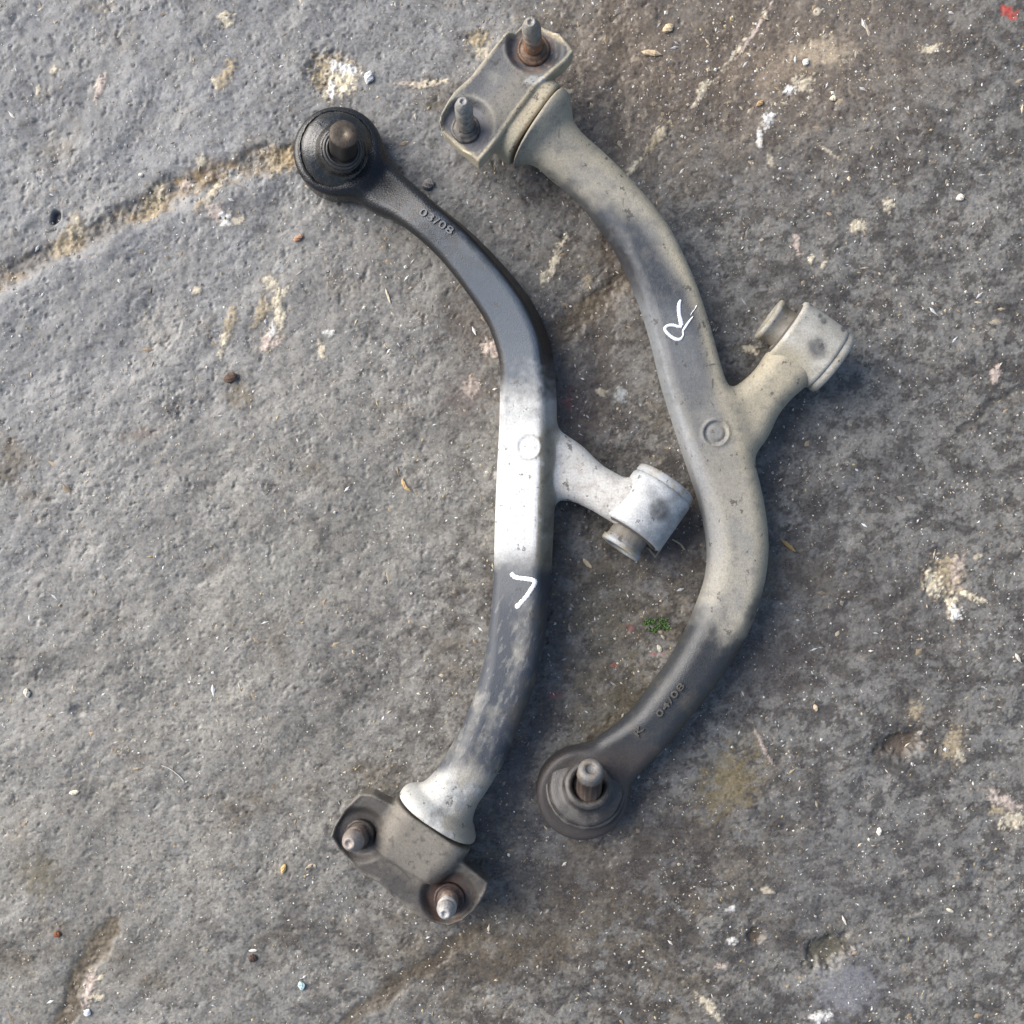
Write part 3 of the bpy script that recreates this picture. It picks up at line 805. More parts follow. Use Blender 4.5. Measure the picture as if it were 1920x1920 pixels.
# side bush
def side_bush(parent, cx, cy, zc, d, r, hl, inner_side, tint, tint_hi, smudge, seed, tilt=0.0, blend=None):
    c0 = at(cx, cy, zc)
    dv = np.array([d[0], -d[1], tilt]); dv /= np.linalg.norm(dv)
    V, F = tube_sleeve(parent, c0, dv, r, hl, None, seed)
    ix, iy = seen(V)
    n = fbm(ix / 26, iy / 26, seed, 4)
    cc = mixc(np.array(tint, np.float32), np.array(tint_hi, np.float32), sstep(-.35, .35, n))
    for sx, sy, sr in smudge:
        dd = np.hypot((ix - sx) * 1.1, (iy - sy)) / sr + 0.14 * fbm(ix / 16, iy / 16, seed + 3, 4)
        cc = mixc(cc, np.array((0.070, 0.072, 0.074)), (1 - sstep(.45, 1.08, dd)) * (V[:, 2] > zc) * (0.82 + .3 * fbm(ix / 9, iy / 9, seed + 4, 2)))
    if blend is not None:
        bx, by, br_, bc_ = blend
        cc = mixc(cc, np.array(bc_), 1 - sstep(br_ * .45, br_ * 1.2, np.hypot(ix - bx, iy - by) + 10 * n))
    sl = build('bush_sleeve', V, F, M_STEEL, parent, True, cc, 0.6)
    # rubber and inner metal
    s = inner_side
    V, F = lathe(c0 + dv * s * (hl - 4), dv * s, [(r - 8, 0), (r - 9, 5), (r - 15, 7), (r * .60, 5), (r * .58, 0)], 64)
    build('rubber_bush', V, F, M_RUBBER, parent, True, np.array((0.05, 0.045, 0.04)), 0.7)
    V, F = lathe(c0 + dv * s * (hl - 6), dv * s, [(r * .58, 0), (r * .58, 26), (r * .60, 31), (r * .64, 33.5), (r * .66, 36), (r * .65, 41), (r * .62, 42.5), (r * .34, 42.5), (r * .30, 36), (r * .3, 10), (0, 9)], 72)
    n = fbm(V[:, 0] / 20, V[:, 1] / 20, seed + 9, 3)
    hq = (V - (c0 + dv * s * (hl - 6))) @ (dv * s)
    ct = mixc(np.array(tint_hi) * 0.8, np.array((0.22, 0.19, 0.13)), sstep(-.2, .4, n))
    ct = mixc(ct, np.array((0.075, 0.062, 0.046)), (1 - sstep(24, 33, hq)) * (.75 + .4 * n))  # neck darkened: shade behind the flange painted into the colour
    build('inner_tube', V, F, M_STEEL, parent, True, ct, 0.65)
    V, F = lathe(c0 - dv * s * (hl - 4), -dv * s, [(r - 5, 0), (r - 3, 5), (r - 2, 9), (r - 3, 17), (r - 7, 19), (r * .7, 19), (r * .6, 14), (r * .3, 12), (r * .3, 0), (0, 0)], 96)
    n = fbm(V[:, 0] / 20, V[:, 1] / 20, seed + 12, 3)
    build('end_cup', V, F, M_STEEL, parent, True, mixc(np.array(tint_hi) * .85, np.array((0.20, 0.165, 0.11)), sstep(-.1, .5, n)), 0.65)
    return sl

side_bush(left, 1213, 957, 64, (0.58, -0.81), 61, 50, -1, (0.215, 0.225, 0.232), (0.34, 0.35, 0.358), [(1236, 956, 27)], 51, -0.07, (1150, 930, 60, (0.44, 0.44, 0.43)))
# torn strands of rubber hanging out of the bush
for i, pts in enumerate([[(1262, 1012), (1275, 1020), (1283, 1030)], [(1208, 1020), (1222, 1036), (1229, 1044)], [(1245, 1012), (1238, 1030), (1228, 1045)]]):
    P = np.array([at(x, y, 30 - 8 * k) for k, (x, y) in enumerate(pts)])
    A = catmull(P, 5); VV = []; FF = []
    for k, p in enumerate(A):
        for t in range(6):
            a = t * math.pi / 3; VV.append(p + np.array([math.cos(a) * 2.2, math.sin(a) * 2.2 * .6, math.sin(a) * 2.2]))
        if k:
            for t in range(6):
                FF.append((6 * k - 6 + t, 6 * k - 6 + (t + 1) % 6, 6 * k + (t + 1) % 6, 6 * k + t))
    build('rubber_strand', VV, FF, M_STEEL, left, True, np.array((0.34, 0.29, 0.20)), 0.8)

# rubber between flange and bracket
def flange_rubber(parent, x, y, zc, d, r, th=10):
    c0 = at(x, y, zc); dv = np.array([d[0], -d[1], 0.0])
    V, F = lathe(c0, dv, [(r * .3, -th), (r - 3, -th), (r, -th + 3), (r, th - 3), (r - 3, th), (r * .3, th)], 96)
    return build('rubber_bushing', V, F, M_RUBBER, parent, True, np.array((0.014, 0.013, 0.013)), 0.7)
flange_rubber(left, 816, 1537, 71, (-.57, .82), 58, 12)

# mounting bracket, left arm
poly_px = [(676, 1487), (700, 1488), (737, 1506), (790, 1560), (866, 1614), (915, 1653), (912, 1668), (900, 1690), (886, 1712), (866, 1731), (842, 1741), (820, 1738), (790, 1727), (766, 1710),
           (735, 1686), (709, 1659), (681, 1647), (654, 1620), (632, 1598), (619, 1572), (626, 1552), (650, 1513)]
poly = [tuple(at(x, y, 92)[:2]) for x, y in poly_px]
gb = Grid((-345, -790, 4), (-20, -480, 150), 2.2)
ca = at(816, 1538, 92)[:2]; axd = np.array([-0.57, -0.82])           # bracket axis (plan, y up)
b1 = at(674, 1566, 88)[:2]; b2 = at(842, 1684, 88)[:2]
def HfL(X, Y, d2):
    along = (X - ca[0]) * axd[0] + (Y - ca[1]) * axd[1]
    side = (X - ca[0]) * -axd[1] + (Y - ca[1]) * axd[0]
    base = 100 - 0.17 * np.clip(along, -40, 200)
    hump = 22 * (1 - sstep(40, 86, np.abs(side))) * (1 - sstep(62, 140, along))
    e1 = np.hypot(X - b1[0], Y - b1[1]); e2 = np.hypot(X - b2[0], Y - b2[1])
    rec = -15 * (1 - sstep(38, 56, np.minimum(e1, e2)))
    lip = 2.5 * sstep(-7, -2, d2) * sstep(-20, 60, along + 20)
    return base + hump + rec + lip + 1.5 * pn(X / 40, Y / 40, 61)
along_ = (gb.X - ca[0]) * axd[0] + (gb.Y - ca[1]) * axd[1]
f, d2, Hx = plate(gb, poly, HfL, 10, 62 - 0.15 * np.clip(along_, 0, 200))
sh, _, _ = sweep(gb, [(815, 1538, 73, 80, 64, 46, 0), (803, 1555, 70, 80, 60, 44, 0), (783, 1584, 65, 77, 54, 38, 0), (762, 1616, 58, 68, 47, 34, 0)])
f = smin(f, sh, 6)
V, F = gb.mesh(f)
ix, iy = seen(V)
n1 = fbm(ix / 40, iy / 40, 62, 4); n2 = fbm(ix / 14, iy / 14, 63, 3)
al = (V[:, 0] - ca[0]) * axd[0] + (V[:, 1] - ca[1]) * axd[1]; sd_ = (V[:, 0] - ca[0]) * -axd[1] + (V[:, 1] - ca[1]) * axd[0]
c = np.tile(np.array((0.068, 0.061, 0.054), np.float32), (len(V), 1))
hm = (1 - sstep(60, 92, np.abs(sd_))) * (1 - sstep(85, 130, al + 18 * n1))
c = mixc(c, (0.185, 0.165, 0.137), hm * (0.85 + .3 * n1))
c = mixc(c, (0.05, 0.044, 0.038), (np.exp(-((np.abs(sd_) - 76) / 5) ** 2) * (al < 110) + np.exp(-((al - 108 - 18 * n1) / 5) ** 2) * (np.abs(sd_) < 76)) * .6)
pd = poly_sdf(V[:, 0].copy(), V[:, 1].copy(), poly)
c = mixc(c, (0.19, 0.172, 0.143), sstep(-10, -4, pd + 6 * n2) * 0.5 * sstep(-.4, .2, n1))
c = mixc(c, (0.15, 0.135, 0.11), sstep(.05, .4, n1) * .45)
c = mixc(c, (0.035, 0.03, 0.027), sstep(.12, .5, n2) * .5)
e1 = np.hypot(ix - 674, iy - 1566); e2 = np.hypot(ix - 838, iy - 1684)
c = mixc(c, (0.042, 0.037, 0.035), (1 - sstep(24, 62, np.minimum(e1, e2 - 6) + 20 * n2)) * .8)
c = mixc(c, (0.11, 0.052, 0.030), (1 - sstep(22, 54, e2 + 22 * n2)) * .6)
build('mounting_bracket', V, F, M_STEEL, left, True, c, np.clip(0.52 + 0.2 * hm + .1 * n1, .3, .9))
z1 = 86
collar('bolt_collar', left, at(675, 1564, 80), (-0.1, 0.02, 1), 27, (0.050, 0.040, 0.034))
bolt('bolt', left, at(674, 1566, 80), at(654, 1582, 134), 20, (0.27, 0.235, 0.21), (0.11, 0.075, 0.055), 3)
collar('bolt_collar', left, at(842, 1684, 78), (0.02, 0.04, 1), 28, (0.062, 0.040, 0.032))
bolt('bolt', left, at(843, 1682, 78), at(834, 1714, 146), 16.5, (0.36, 0.345, 0.33), (0.15, 0.10, 0.078), 4)

# white V mark and cast date
VV = []; FF = []
def pen(parent, bvh, strokes, tint=(0.82, 0.82, 0.84)):
    VV = []; FF = []
    for pts, w in strokes:
        v, f_ = stroke('', parent, bvh, pts, w, None, None)
        k = len(VV); VV += v; FF += [tuple(a + k for a in q) for q in f_]
    return build('paint_mark', VV, FF, M_MARK, parent, True, np.array(tint), 0.5)
pen(left, bv, [([(958, 1074), (966, 1082), (985, 1085), (1000, 1088), (1003, 1093), (996, 1105), (984, 1122), (967, 1140)], [9, 9.5, 9, 9.5, 9.5, 9, 9.5, 10])])
embossed('cast_date', left, bv, '03/08', (784, 401), (845, 441), 21, (0.10, 0.105, 0.115))

# ================================================================== RIGHT ARM (tan dusted)
R_BASE = at(1310, 800, 0)
right = thing('control_arm', R_BASE, 'tan dusty control arm with a white R mark, on the right', 'control arm', 'pair of used car control arms')
rr = -0.04
Rc = [(1008, 240, 76, 81, 73, 68, 0), (1016, 246, 75, 78, 71, 66, 0), (1027, 257, 73, 62, 62, 56, 0), (1040, 271, 70, 50, 52, 44, 0), (1064, 296, 66, 45, 45, 34, 0), (1096, 323, 63, 45, 43, 36, 0), (1128, 354, 62, 45, 42, 34, 0), (1159, 391, 61, 47, 42, 31, rr),
      (1190, 431, 61, 48, 42, 27, rr), (1216, 475, 60, 49, 42, 20, rr), (1249, 549, 60, 50, 42, 19, rr), (1274, 626, 60, 51, 42, 18, rr), (1294, 703, 60, 52, 43, 18, rr), (1319, 782, 60, 53, 43, 20, rr), (1338, 838, 60, 54, 43, 22, 0),
      (1362, 909, 60, 55, 43, 30, 0), (1377, 976, 59, 54, 43, 33, 0), (1382, 1035, 58, 53, 42, 34, 0), (1375, 1094, 57, 51, 42, 34, 0), (1355, 1155, 56, 51, 41, 34, 0), (1328, 1210, 54, 49, 40, 36, 0), (1296, 1262, 52, 47, 38, 36, 0),
      (1260, 1309, 50, 45, 37, 34, 0), (1222, 1357, 46, 44, 35, 31, 0), (1188, 1392, 38, 46, 31, 25, 0), (1145, 1430, 31, 52, 26, 22, 0), (1096, 1480, 28, 50, 24, 21, 0)]
gr = Grid((-45, -660, -6), (560, 800, 160), 2.6)
f, sR, uR = sweep(gr, deepen(Rc))
hb = at(1091, 1484, 30)
f = smin(f, disc(gr, hb[0], hb[1], 84, 2, 60, 13), 20)
Rb = [(1345, 822, 58, 62, 38, 32, 0), (1385, 790, 60, 60, 39, 33, 0), (1420, 752, 61, 46, 39, 33, 0), (1448, 722, 62, 42, 39, 33, 0), (1472, 695, 62, 46, 42, 34, 0), (1500, 662, 62, 50, 44, 36, 0)]
fb, _, _ = sweep(gr, Rb)
f = smin(f, fb, 30)
bc = at(1341, 812, 102)
rho = np.hypot(gr.X - bc[0], gr.Y - bc[1])
ring = 2.6 * np.exp(-((rho - 23) / 3.0) ** 2) - 2.4 * np.exp(-((rho - 17.5) / 3.0) ** 2) + 0.8 * (1 - sstep(12, 16, rho))
f = f - np.where(gr.z[None, None, :] > 70, ring[:, :, None], 0)
V, F = gr.mesh(f)
ix, iy = seen(V)
n1 = fbm(ix / 70, iy / 70, 71, 4); n2 = fbm(ix / 24, iy / 24, 72, 4); n3 = fbm(ix / 8, iy / 8, 73, 2)
cl = catmull([(r[0], r[1]) for r in Rc], 8)
o_ = np.argsort(cl[:, 1])
lat = (ix - np.interp(iy, cl[o_, 1], cl[o_, 0])) * np.where(iy < 460, .72, .95)
DUST, GREY, YEL, DARK = (0.285, 0.264, 0.218), (0.205, 0.200, 0.186), (0.320, 0.278, 0.192), (0.040, 0.046, 0.056)
topm = sstep(.80, .97, up_facing(V, F))
c = mixc(np.tile(np.array(DUST, np.float32), (len(V), 1)), GREY, sstep(-.2, .4, n1))
c = mixc(c, YEL, sstep(18, 52, lat + 14 * n1) * 0.6)
c = mixc(c, (0.33, 0.29, 0.215), (1 - sstep(290, 400, iy + 40 * n1)) * .5)
# dark rubbed stretch along the upper left of the bar
dkm = sstep(340, 430, iy + 40 * n1 + 18 * n2 - 0.7 * lat) * (1 - sstep(560, 980, iy + 110 * n1)) * (1 - sstep(-2, 36, lat + 14 * n1 + 9 * n2 - 22 * sstep(420, 600, iy)))
c = mixc(c, DARK, dkm * np.clip(0.95 + .35 * n2, 0, 1))
c = mixc(c, (0.30, 0.315, 0.33), sstep(480, 560, iy) * (1 - sstep(800, 980, iy)) * (1 - sstep(-44, -30, lat)) * 0.6)  # left flank lightened bluish: light from the left painted into the colour
c = mixc(c, (0.17, 0.175, 0.18), sstep(540, 600, iy) * (1 - sstep(640, 860, iy + 60 * n1)) * (1 - sstep(8, 40, lat)) * sstep(-38, -28, lat) * .55)
c = mixc(c, (0.03, 0.03, 0.035), sstep(380, 440, iy) * (1 - sstep(520, 600, iy)) * (1 - sstep(-44, -30, lat + 8 * n2)) * .8)
# worn-through chips on the right edge
c = mixc(c, (0.05, 0.045, 0.04), sstep(.34, .44, fbm(ix / 9, iy / 20, 74, 2)) * sstep(24, 34, lat) * (1 - sstep(48, 56, lat)) * sstep(560, 600, iy) * (1 - sstep(730, 770, iy)) * .85)
c = mixc(c, (0.13, 0.125, 0.12), sstep(.10, .5, n2) * .45)
c = mixc(c, (0.10, 0.095, 0.09), sstep(.25, .5, n3) * .3)
c = mixc(c, (0.20, 0.205, 0.215), sstep(780, 860, iy + 40 * n1) * (1 - sstep(1000, 1150, iy)) * (1 - sstep(-40, -12, lat + 10 * n2)) * .6)
# black lower stretch
lo = sstep(1135, 1215, iy + 46 * n1 + 16 * n2 - 0.30 * lat)
lo = np.maximum(lo, sstep(1080, 1130, iy + 20 * n1) * sstep(34, 50, lat + 8 * n2) * (1 - sstep(1100, 1300, iy)) * .8)
c = mixc(c, (0.021, 0.024, 0.029), lo * .97)
c = mixc(c, (0.10, 0.085, 0.062), sstep(.1, .45, n1 + .4 * n2) * sstep(1230, 1330, iy) * .35)
c = mixc(c, (0.06, 0.045, 0.036), sstep(1380, 1430, iy) * .5)
rg = np.clip(0.78 - 0.36 * lo - 0.2 * dkm + .08 * n2 + 0.16 * sstep(1400, 1470, iy), .3, .95)
arm_r = build('arm_body', V, F, M_ARM, right, True, c, rg)
bv = bvh_of(V, F)

# ball joint
bb = at(1098, 1478, 58)
bax = (at(1104, 1471, 103) - bb) / 45.0
V, F = lathe(bb, bax, [(72, -8), (73, -3), (72, 1), (68, 2), (66, 0), (67, 5), (66, 9), (61, 11.5), (52, 13.5), (46, 15), (43.5, 17.5), (42, 24), (42, 34), (43, 40), (41, 44.5), (37, 46.5), (34, 47), (31, 45), (28.5, 40), (27.5, 32)], 120,
             lambda R, Hh, T: R + 0.8 * pn(T * 3, Hh / 12, 13))
n = fbm(V[:, 0] / 22, V[:, 1] / 22, 81, 3)
build('dust_boot', V, F, M_RUBBER, right, True, mixc(np.array((0.028, 0.024, 0.021)), np.array((0.062, 0.056, 0.051)), sstep(-.3, .4, n)), np.clip(0.5 + .1 * n, .35, .7))
sb = at(1104, 1482, 92); tipR = at(1108, 1441, 156)
LL = np.linalg.norm(tipR - sb)
V, F = lathe(sb, tipR - sb, [(22.5, -14), (22.5, LL * .68), (24, LL * .72), (23, LL * .76), (22.5, LL - 8), (21, LL - 3), (17, LL - .6), (14.5, LL), (10.5, LL), (9, LL - 1.5), (8.5, LL - 3), (5, LL - 4), (0, LL - 5)], 60)
hh = (V - sb) @ ((tipR - sb) / LL)
n = fbm(V[:, 0] / 10, V[:, 1] / 10, 82, 3)
cc = mixc(np.array((0.045, 0.032, 0.028)), np.array((0.155, 0.15, 0.145)), sstep(LL * .72, LL * .80, hh))
cc = mixc(cc, np.array((0.22, 0.17, 0.12)), sstep(.0, .4, n) * .6)
build('ball_stud', V, F, M_BOLT, right, True, cc, 0.6)

side_bush(right, 1511, 647, 64, (0.82, 0.575), 63, 48, -1, (0.30, 0.283, 0.245), (0.37, 0.355, 0.315), [(1532, 652, 26), (1545, 602, 8), (1538, 592, 6), (1582, 617, 7), (1523, 570, 6)], 91, 0.0, (1462, 700, 66, (0.315, 0.285, 0.215)))
flange_rubber(right, 1005, 238, 72, (-.8, -.6), 52, 12)

# mounting bracket, right arm
poly_px = [(824, 229), (829, 212), (842, 190), (853, 173), (884, 145), (910, 111), (936, 80), (950, 64), (966, 60), (978, 48), (996, 42), (1012, 45), (1046, 64), (1066, 87), (1075, 99), (1062, 116), (1035, 138), (1004, 167), (967, 216), (936, 260), (918, 281), (898, 304), (888, 296), (858, 271), (832, 247)]
poly = [tuple(at(x, y, 122)[:2]) for x, y in poly_px]
gb = Grid((-150, 600, 8), (120, 880, 160), 2.2)
ca = at(1003, 236, 122)[:2]; axd = np.array([-0.8, 0.6])
b1 = at(873, 241, 112)[:2]; b2 = at(1001, 92, 112)[:2]
def HfR(X, Y, d2):
    along = (X - ca[0]) * axd[0] + (Y - ca[1]) * axd[1]
    side = (X - ca[0]) * -axd[1] + (Y - ca[1]) * axd[0]
    hump = 8 * (1 - sstep(44, 80, np.abs(side))) * (1 - sstep(60, 120, along))
    e1 = np.hypot(X - b1[0], Y - b1[1]); e2 = np.hypot(X - b2[0], Y - b2[1])
    rec = -14 * (1 - sstep(37, 52, np.minimum(e1, e2)))
    lip = 2.5 * sstep(-7, -2, d2) * sstep(44, 80, np.abs(side))
    return 122 + hump + rec + lip + 1.2 * pn(X / 40, Y / 40, 64)
f, d2, Hx = plate(gb, poly, HfR, 9, np.full(gb.X.shape, 80.0))
sh, _, _ = sweep(gb, [(1003.5, 236.5, 73, 80, 56, 42, 0), (990, 226.5, 73, 80, 56, 42, 0), (965, 208, 70, 77, 54, 42, 0), (930, 182, 66, 66, 46, 38, 0)])
f = np.minimum(f, sh)
V, F = gb.mesh(f)
ix, iy = seen(V)
n1 = fbm(ix / 40, iy / 40, 65, 4); n2 = fbm(ix / 13, iy / 13, 66, 3)
al = (V[:, 0] - ca[0]) * axd[0] + (V[:, 1] - ca[1]) * axd[1]; sd_ = (V[:, 0] - ca[0]) * -axd[1] + (V[:, 1] - ca[1]) * axd[0]
c = np.tile(np.array((0.098, 0.098, 0.100), np.float32), (len(V), 1))
hm = (1 - sstep(50, 84, np.abs(sd_ + 14))) * (1 - sstep(66, 104, al + 14 * n1))
c = mixc(c, (0.190, 0.174, 0.145), hm * (.85 + .3 * n1))
pd = poly_sdf(V[:, 0].copy(), V[:, 1].copy(), poly)
c = mixc(c, (0.42, 0.365, 0.26), np.maximum(sstep(-9, -4, pd + 2.5 * n2) * np.where(al > 105, .6, 1) * .95, (V[:, 2] < 108) * .8))
c = mixc(c, (0.20, 0.195, 0.165), sstep(.05, .4, n1) * .45 * (1 - hm))
c = mixc(c, (0.045, 0.043, 0.042), sstep(.15, .5, n2) * .45 * (pd < -8))
ee = np.minimum(np.hypot(V[:, 0] - b1[0], V[:, 1] - b1[1]), np.hypot(V[:, 0] - b2[0], V[:, 1] - b2[1]))
c = mixc(c, (0.30, 0.28, 0.235), np.exp(-((ee - 53) / 3) ** 2) * (pd < -9) * .5)
e1 = np.hypot(ix - 873, iy - 240); e2 = np.hypot(ix - 1001, iy - 92)
c = mixc(c, (0.092, 0.092, 0.104), (1 - sstep(36, 58, np.minimum(e1, e2) + 12 * n2)) * (pd < -9) * .8)
c = mixc(c, (0.26, 0.15, 0.085), (1 - sstep(24, 46, e2 + 22 * n2 - 0.1 * (iy - 92))) * .55)
c = mixc(c, (0.48, 0.47, 0.44), (1 - sstep(.6, 1.05, np.hypot((ix - 1002) / 24, (iy - 150) / 10) + .5 * n2)) * .7)
c = mixc(c, (0.05, 0.05, 0.052), sstep(.36, .46, fbm(ix / 7, iy / 7, 67, 2)) * (V[:, 2] > 110) * .5)
c = mixc(c, (0.40, 0.35, 0.25), sstep(.30, .46, fbm(ix / 8, iy / 8, 68, 2)) * np.exp(-((ix - 1025) / 22) ** 2 - ((iy - 112) / 18) ** 2) * .9)
build('mounting_bracket', V, F, M_STEEL, right, True, c, np.clip(0.55 + .2 * hm + .1 * n1, .3, .9))
collar('bolt_collar', right, at(873, 242, 112), (0, 0, 1), 26, (0.115, 0.105, 0.095))
bolt('bolt', right, at(874, 243, 106), at(868, 190, 208), 14.5, (0.25, 0.245, 0.23), (0.16, 0.14, 0.115), 5)
collar('bolt_collar', right, at(1000, 94, 112), (0, 0, 1), 29, (0.15, 0.095, 0.06))
bolt('bolt', right, at(1001, 95, 106), at(995, 41, 212), 15.5, (0.24, 0.225, 0.20), (0.20, 0.10, 0.05), 6)

k_ = 110 / 1920.0
def zp(*p): return [(1220 + x * k_, 550 + y * k_) for x, y in p]
pen(right, bv, [
    (zp((985, 215), (940, 330), (925, 500), (940, 700), (985, 900), (1010, 1060)), [4, 7, 8, 7.5, 9, 9]),
    (zp((1020, 1085), (900, 1085), (720, 1040), (560, 1060), (470, 1140), (500, 1240), (620, 1370), (780, 1480), (920, 1510), (1020, 1450), (1070, 1340), (1050, 1240)), [7, 6, 6.5, 6, 6.5, 6.5, 6.5, 7, 6.5, 4.5, 3, 4]),
    (zp((1050, 1240), (1130, 1110), (1230, 960), (1320, 840), (1390, 750)), [4, 5, 4.5, 3, 1.0]),
    (zp((1300, 720), (1370, 610), (1440, 520), (1510, 390)), [1.0, 1.6, 1.2, 1.8])])
embossed('cast_date', right, bv, '04/08', (1237, 1346), (1284, 1286), 17, (0.075, 0.07, 0.06))
embossed('cast_letter', right, bv, 'K', (1196, 1381), (1208, 1366), 16, (0.075, 0.07, 0.065))

# ================================================================== loose things on the floor
def chip_mesh(L, W, T, seed, bend=0.0, n=7):
    """an irregular broken chip: length L, width W, thickness T (u)"""
    r = np.random.default_rng(seed)
    V = []; F = []
    sec = 7
    for i in range(n):
        t = i / (n - 1) * 2 - 1
        w = max(0.10, (1 - abs(t) ** 2.6)) * (1 + 0.25 * (r.random() - .5))
        oy = bend * (t * t - .4) + 0.06 * W * (r.random() - .5)
        for j in range(sec):
            a = 2 * math.pi * j / sec + 0.3 * i
            k = 1 + 0.30 * (r.random() - .5)
            V.append((t * L / 2, oy + math.cos(a) * W / 2 * w * k, math.sin(a) * T / 2 * w * k))
    for i in range(n - 1):
        for j in range(sec):
            q = (j + 1) % sec
            F.append((i * sec + j, i * sec + q, (i + 1) * sec + q, (i + 1) * sec + j))
    F.append(tuple(range(sec))[::-1]); F.append(tuple(range((n - 1) * sec, n * sec)))
    return np.array(V), F

def debris(name, x, y, L, W, T, ang, tint, label, cat, seed, bend=0.0, rough_=0.8, group=None, lift=0.28, tilt=0.0):
    V, F = chip_mesh(L, W, T, seed, bend)
    a = math.radians(ang)
    R = np.array([[math.cos(a), -math.sin(a), 0], [math.sin(a), math.cos(a), 0], [0, 0, 1]])
    Ty = np.array([[math.cos(tilt), 0, -math.sin(tilt)], [0, 1, 0], [math.sin(tilt), 0, math.cos(tilt)]])
    V = V @ Ty.T @ R.T
    p = at(x, y, 0)
    zz = float(np.max(floor_z(np.array([p[0]]), np.array([p[1]]))))
    me_n = fbm(V[:, 0] / 5 + seed, V[:, 1] / 5, seed, 2)
    cc = np.array(tint)[None, :] * (1 + .5 * me_n)[:, None]
    o = build(name, V, F, M_GRIT, None, False, np.clip(cc, .01, .85), rough_)
    o.location = Vector((p[0], p[1], zz + T * lift)) * U
    o['label'] = label; o['category'] = cat
    if group: o['group'] = group
    return o

debris('wood_chip', 432, 708, 30, 20, 12, 28, (0.075, 0.045, 0.03), 'dark brown broken wood chip left of the black arm with grit beside it', 'wood chip', 1, tilt=.25)
debris('pebble', 565, 1848, 18, 13, 9, 105, (0.42, 0.55, 0.55), 'small pale turquoise pebble near the bottom edge', 'pebble', 2)
debris('stone_chip', 532, 1628, 19, 10, 8, 70, (0.58, 0.38, 0.15), 'orange yellow stone chip left of the lower bracket', 'stone chip', 3)
debris('pebble', 163, 1899, 15, 13, 9, 60, (0.66, 0.68, 0.70), 'round white pebble in the bottom left corner of the floor', 'pebble', 4)
debris('stone_chip', 109, 1750, 15, 11, 8, 160, (0.20, 0.07, 0.03), 'rust red stone chip above the white pebble', 'stone chip', 5)
debris('wood_chip', 474, 1797, 18, 14, 9, 170, (0.06, 0.035, 0.025), 'dark brown crumb under a short white splinter', 'wood chip', 6)
debris('splinter', 474, 1783, 17, 6, 5, 5, (0.62, 0.58, 0.50), 'short white splinter resting against a dark brown crumb', 'splinter', 7)
debris('splinter', 760, 910, 30, 8, 6, -58, (0.48, 0.34, 0.17), 'curved tan splinter lying left of the white middle of the black arm', 'splinter', 8, bend=4)
debris('gravel_clod', 803, 346, 25, 21, 15, 20, (0.22, 0.20, 0.185), 'dark crumbly clod touching the black arm beside its cast date', 'clod', 9)
debris('splinter', 1101, 1056, 25, 9, 6, -48, (0.46, 0.38, 0.25), 'tan sliver lying below the bush of the white middled arm', 'splinter', 10)
debris('twig', 1477, 1023, 36, 8, 6, -40, (0.26, 0.18, 0.075), 'yellow brown twig crumb right of the tan arm', 'twig', 11)
debris('stone_chip', 51, 1299, 19, 12, 9, 100, (0.52, 0.48, 0.40), 'cream stone chip at the left edge of the floor', 'stone chip', 12)
debris('stone_chip', 140, 1485, 19, 9, 6, 10, (0.66, 0.58, 0.44), 'cream sliver of stone in the lower left of the floor', 'stone chip', 13)
debris('pebble', 692, 147, 26, 17, 12, 75, (0.60, 0.60, 0.60), 'white pebble beside the large pale broken patch at the top', 'pebble', 14)
debris('stone_chip', 1236, 1216, 16, 9, 6, 115, (0.50, 0.47, 0.38), 'pale stone flake just below the green moss', 'stone chip', 15)
debris('splinter', 1221, 101, 38, 11, 8, -8, (0.52, 0.40, 0.26), 'thick tan splinter lying right of the upper bracket', 'splinter', 16)
debris('pebble', 1252, 54, 24, 17, 12, 30, (0.50, 0.39, 0.25), 'tan pebble at the top right of the upper bracket', 'pebble', 17)
debris('pebble', 1800, 371, 17, 13, 10, 20, (0.62, 0.55, 0.46), 'cream pebble alone on the grey floor towards the upper right', 'pebble', 18)
debris('pebble', 1511, 117, 15, 12, 9, 60, (0.68, 0.65, 0.58), 'white pebble beside the tan stained patch at the top right', 'pebble', 19)
debris('pebble', 1561, 186, 14, 11, 9, 10, (0.62, 0.53, 0.40), 'cream pebble below the tan stained patch at the top right', 'pebble', 20)
debris('splinter', 1907, 1233, 20, 7, 5, -60, (0.58, 0.53, 0.44), 'cream splinter at the right edge of the floor', 'splinter', 21)
debris('stone_chip', 1647, 1558, 16, 10, 7, 85, (0.64, 0.60, 0.53), 'white stone chip below the oval brown pit in the lower right', 'stone chip', 22)
debris('splinter', 1584, 1727, 20, 5, 4, -66, (0.56, 0.50, 0.42), 'thin pale splinter above the deep brown pit in the lower right', 'splinter', 23)
debris('stone_chip', 1781, 1707, 16, 7, 5, -25, (0.50, 0.46, 0.36), 'small cream flake in the lower right of the floor', 'stone chip', 24)
debris('pebble', 264, 328, 10, 9, 7, 0, (0.55, 0.52, 0.46), 'tiny pale pebble above the brown groove on the left', 'pebble', 25)
debris('stone_chip', 1425, 194, 17, 10, 7, 35, (0.36, 0.24, 0.12), 'yellow brown stone chip in the tan speckled area at the top right', 'stone chip', 26)
debris('pebble', 560, 447, 20, 11, 8, 30, (0.40, 0.22, 0.13), 'terracotta pebble left of the black arm below its ball joint', 'pebble', 27)
debris('splinter', 728, 556, 30, 5, 4, -72, (0.50, 0.44, 0.33), 'thin cream splinter left of the bend of the black arm', 'splinter', 28)
debris('stone_chip', 1528, 1326, 14, 9, 7, 110, (0.56, 0.44, 0.30), 'tan stone chip among white specks above the oval brown pit', 'stone chip', 29)

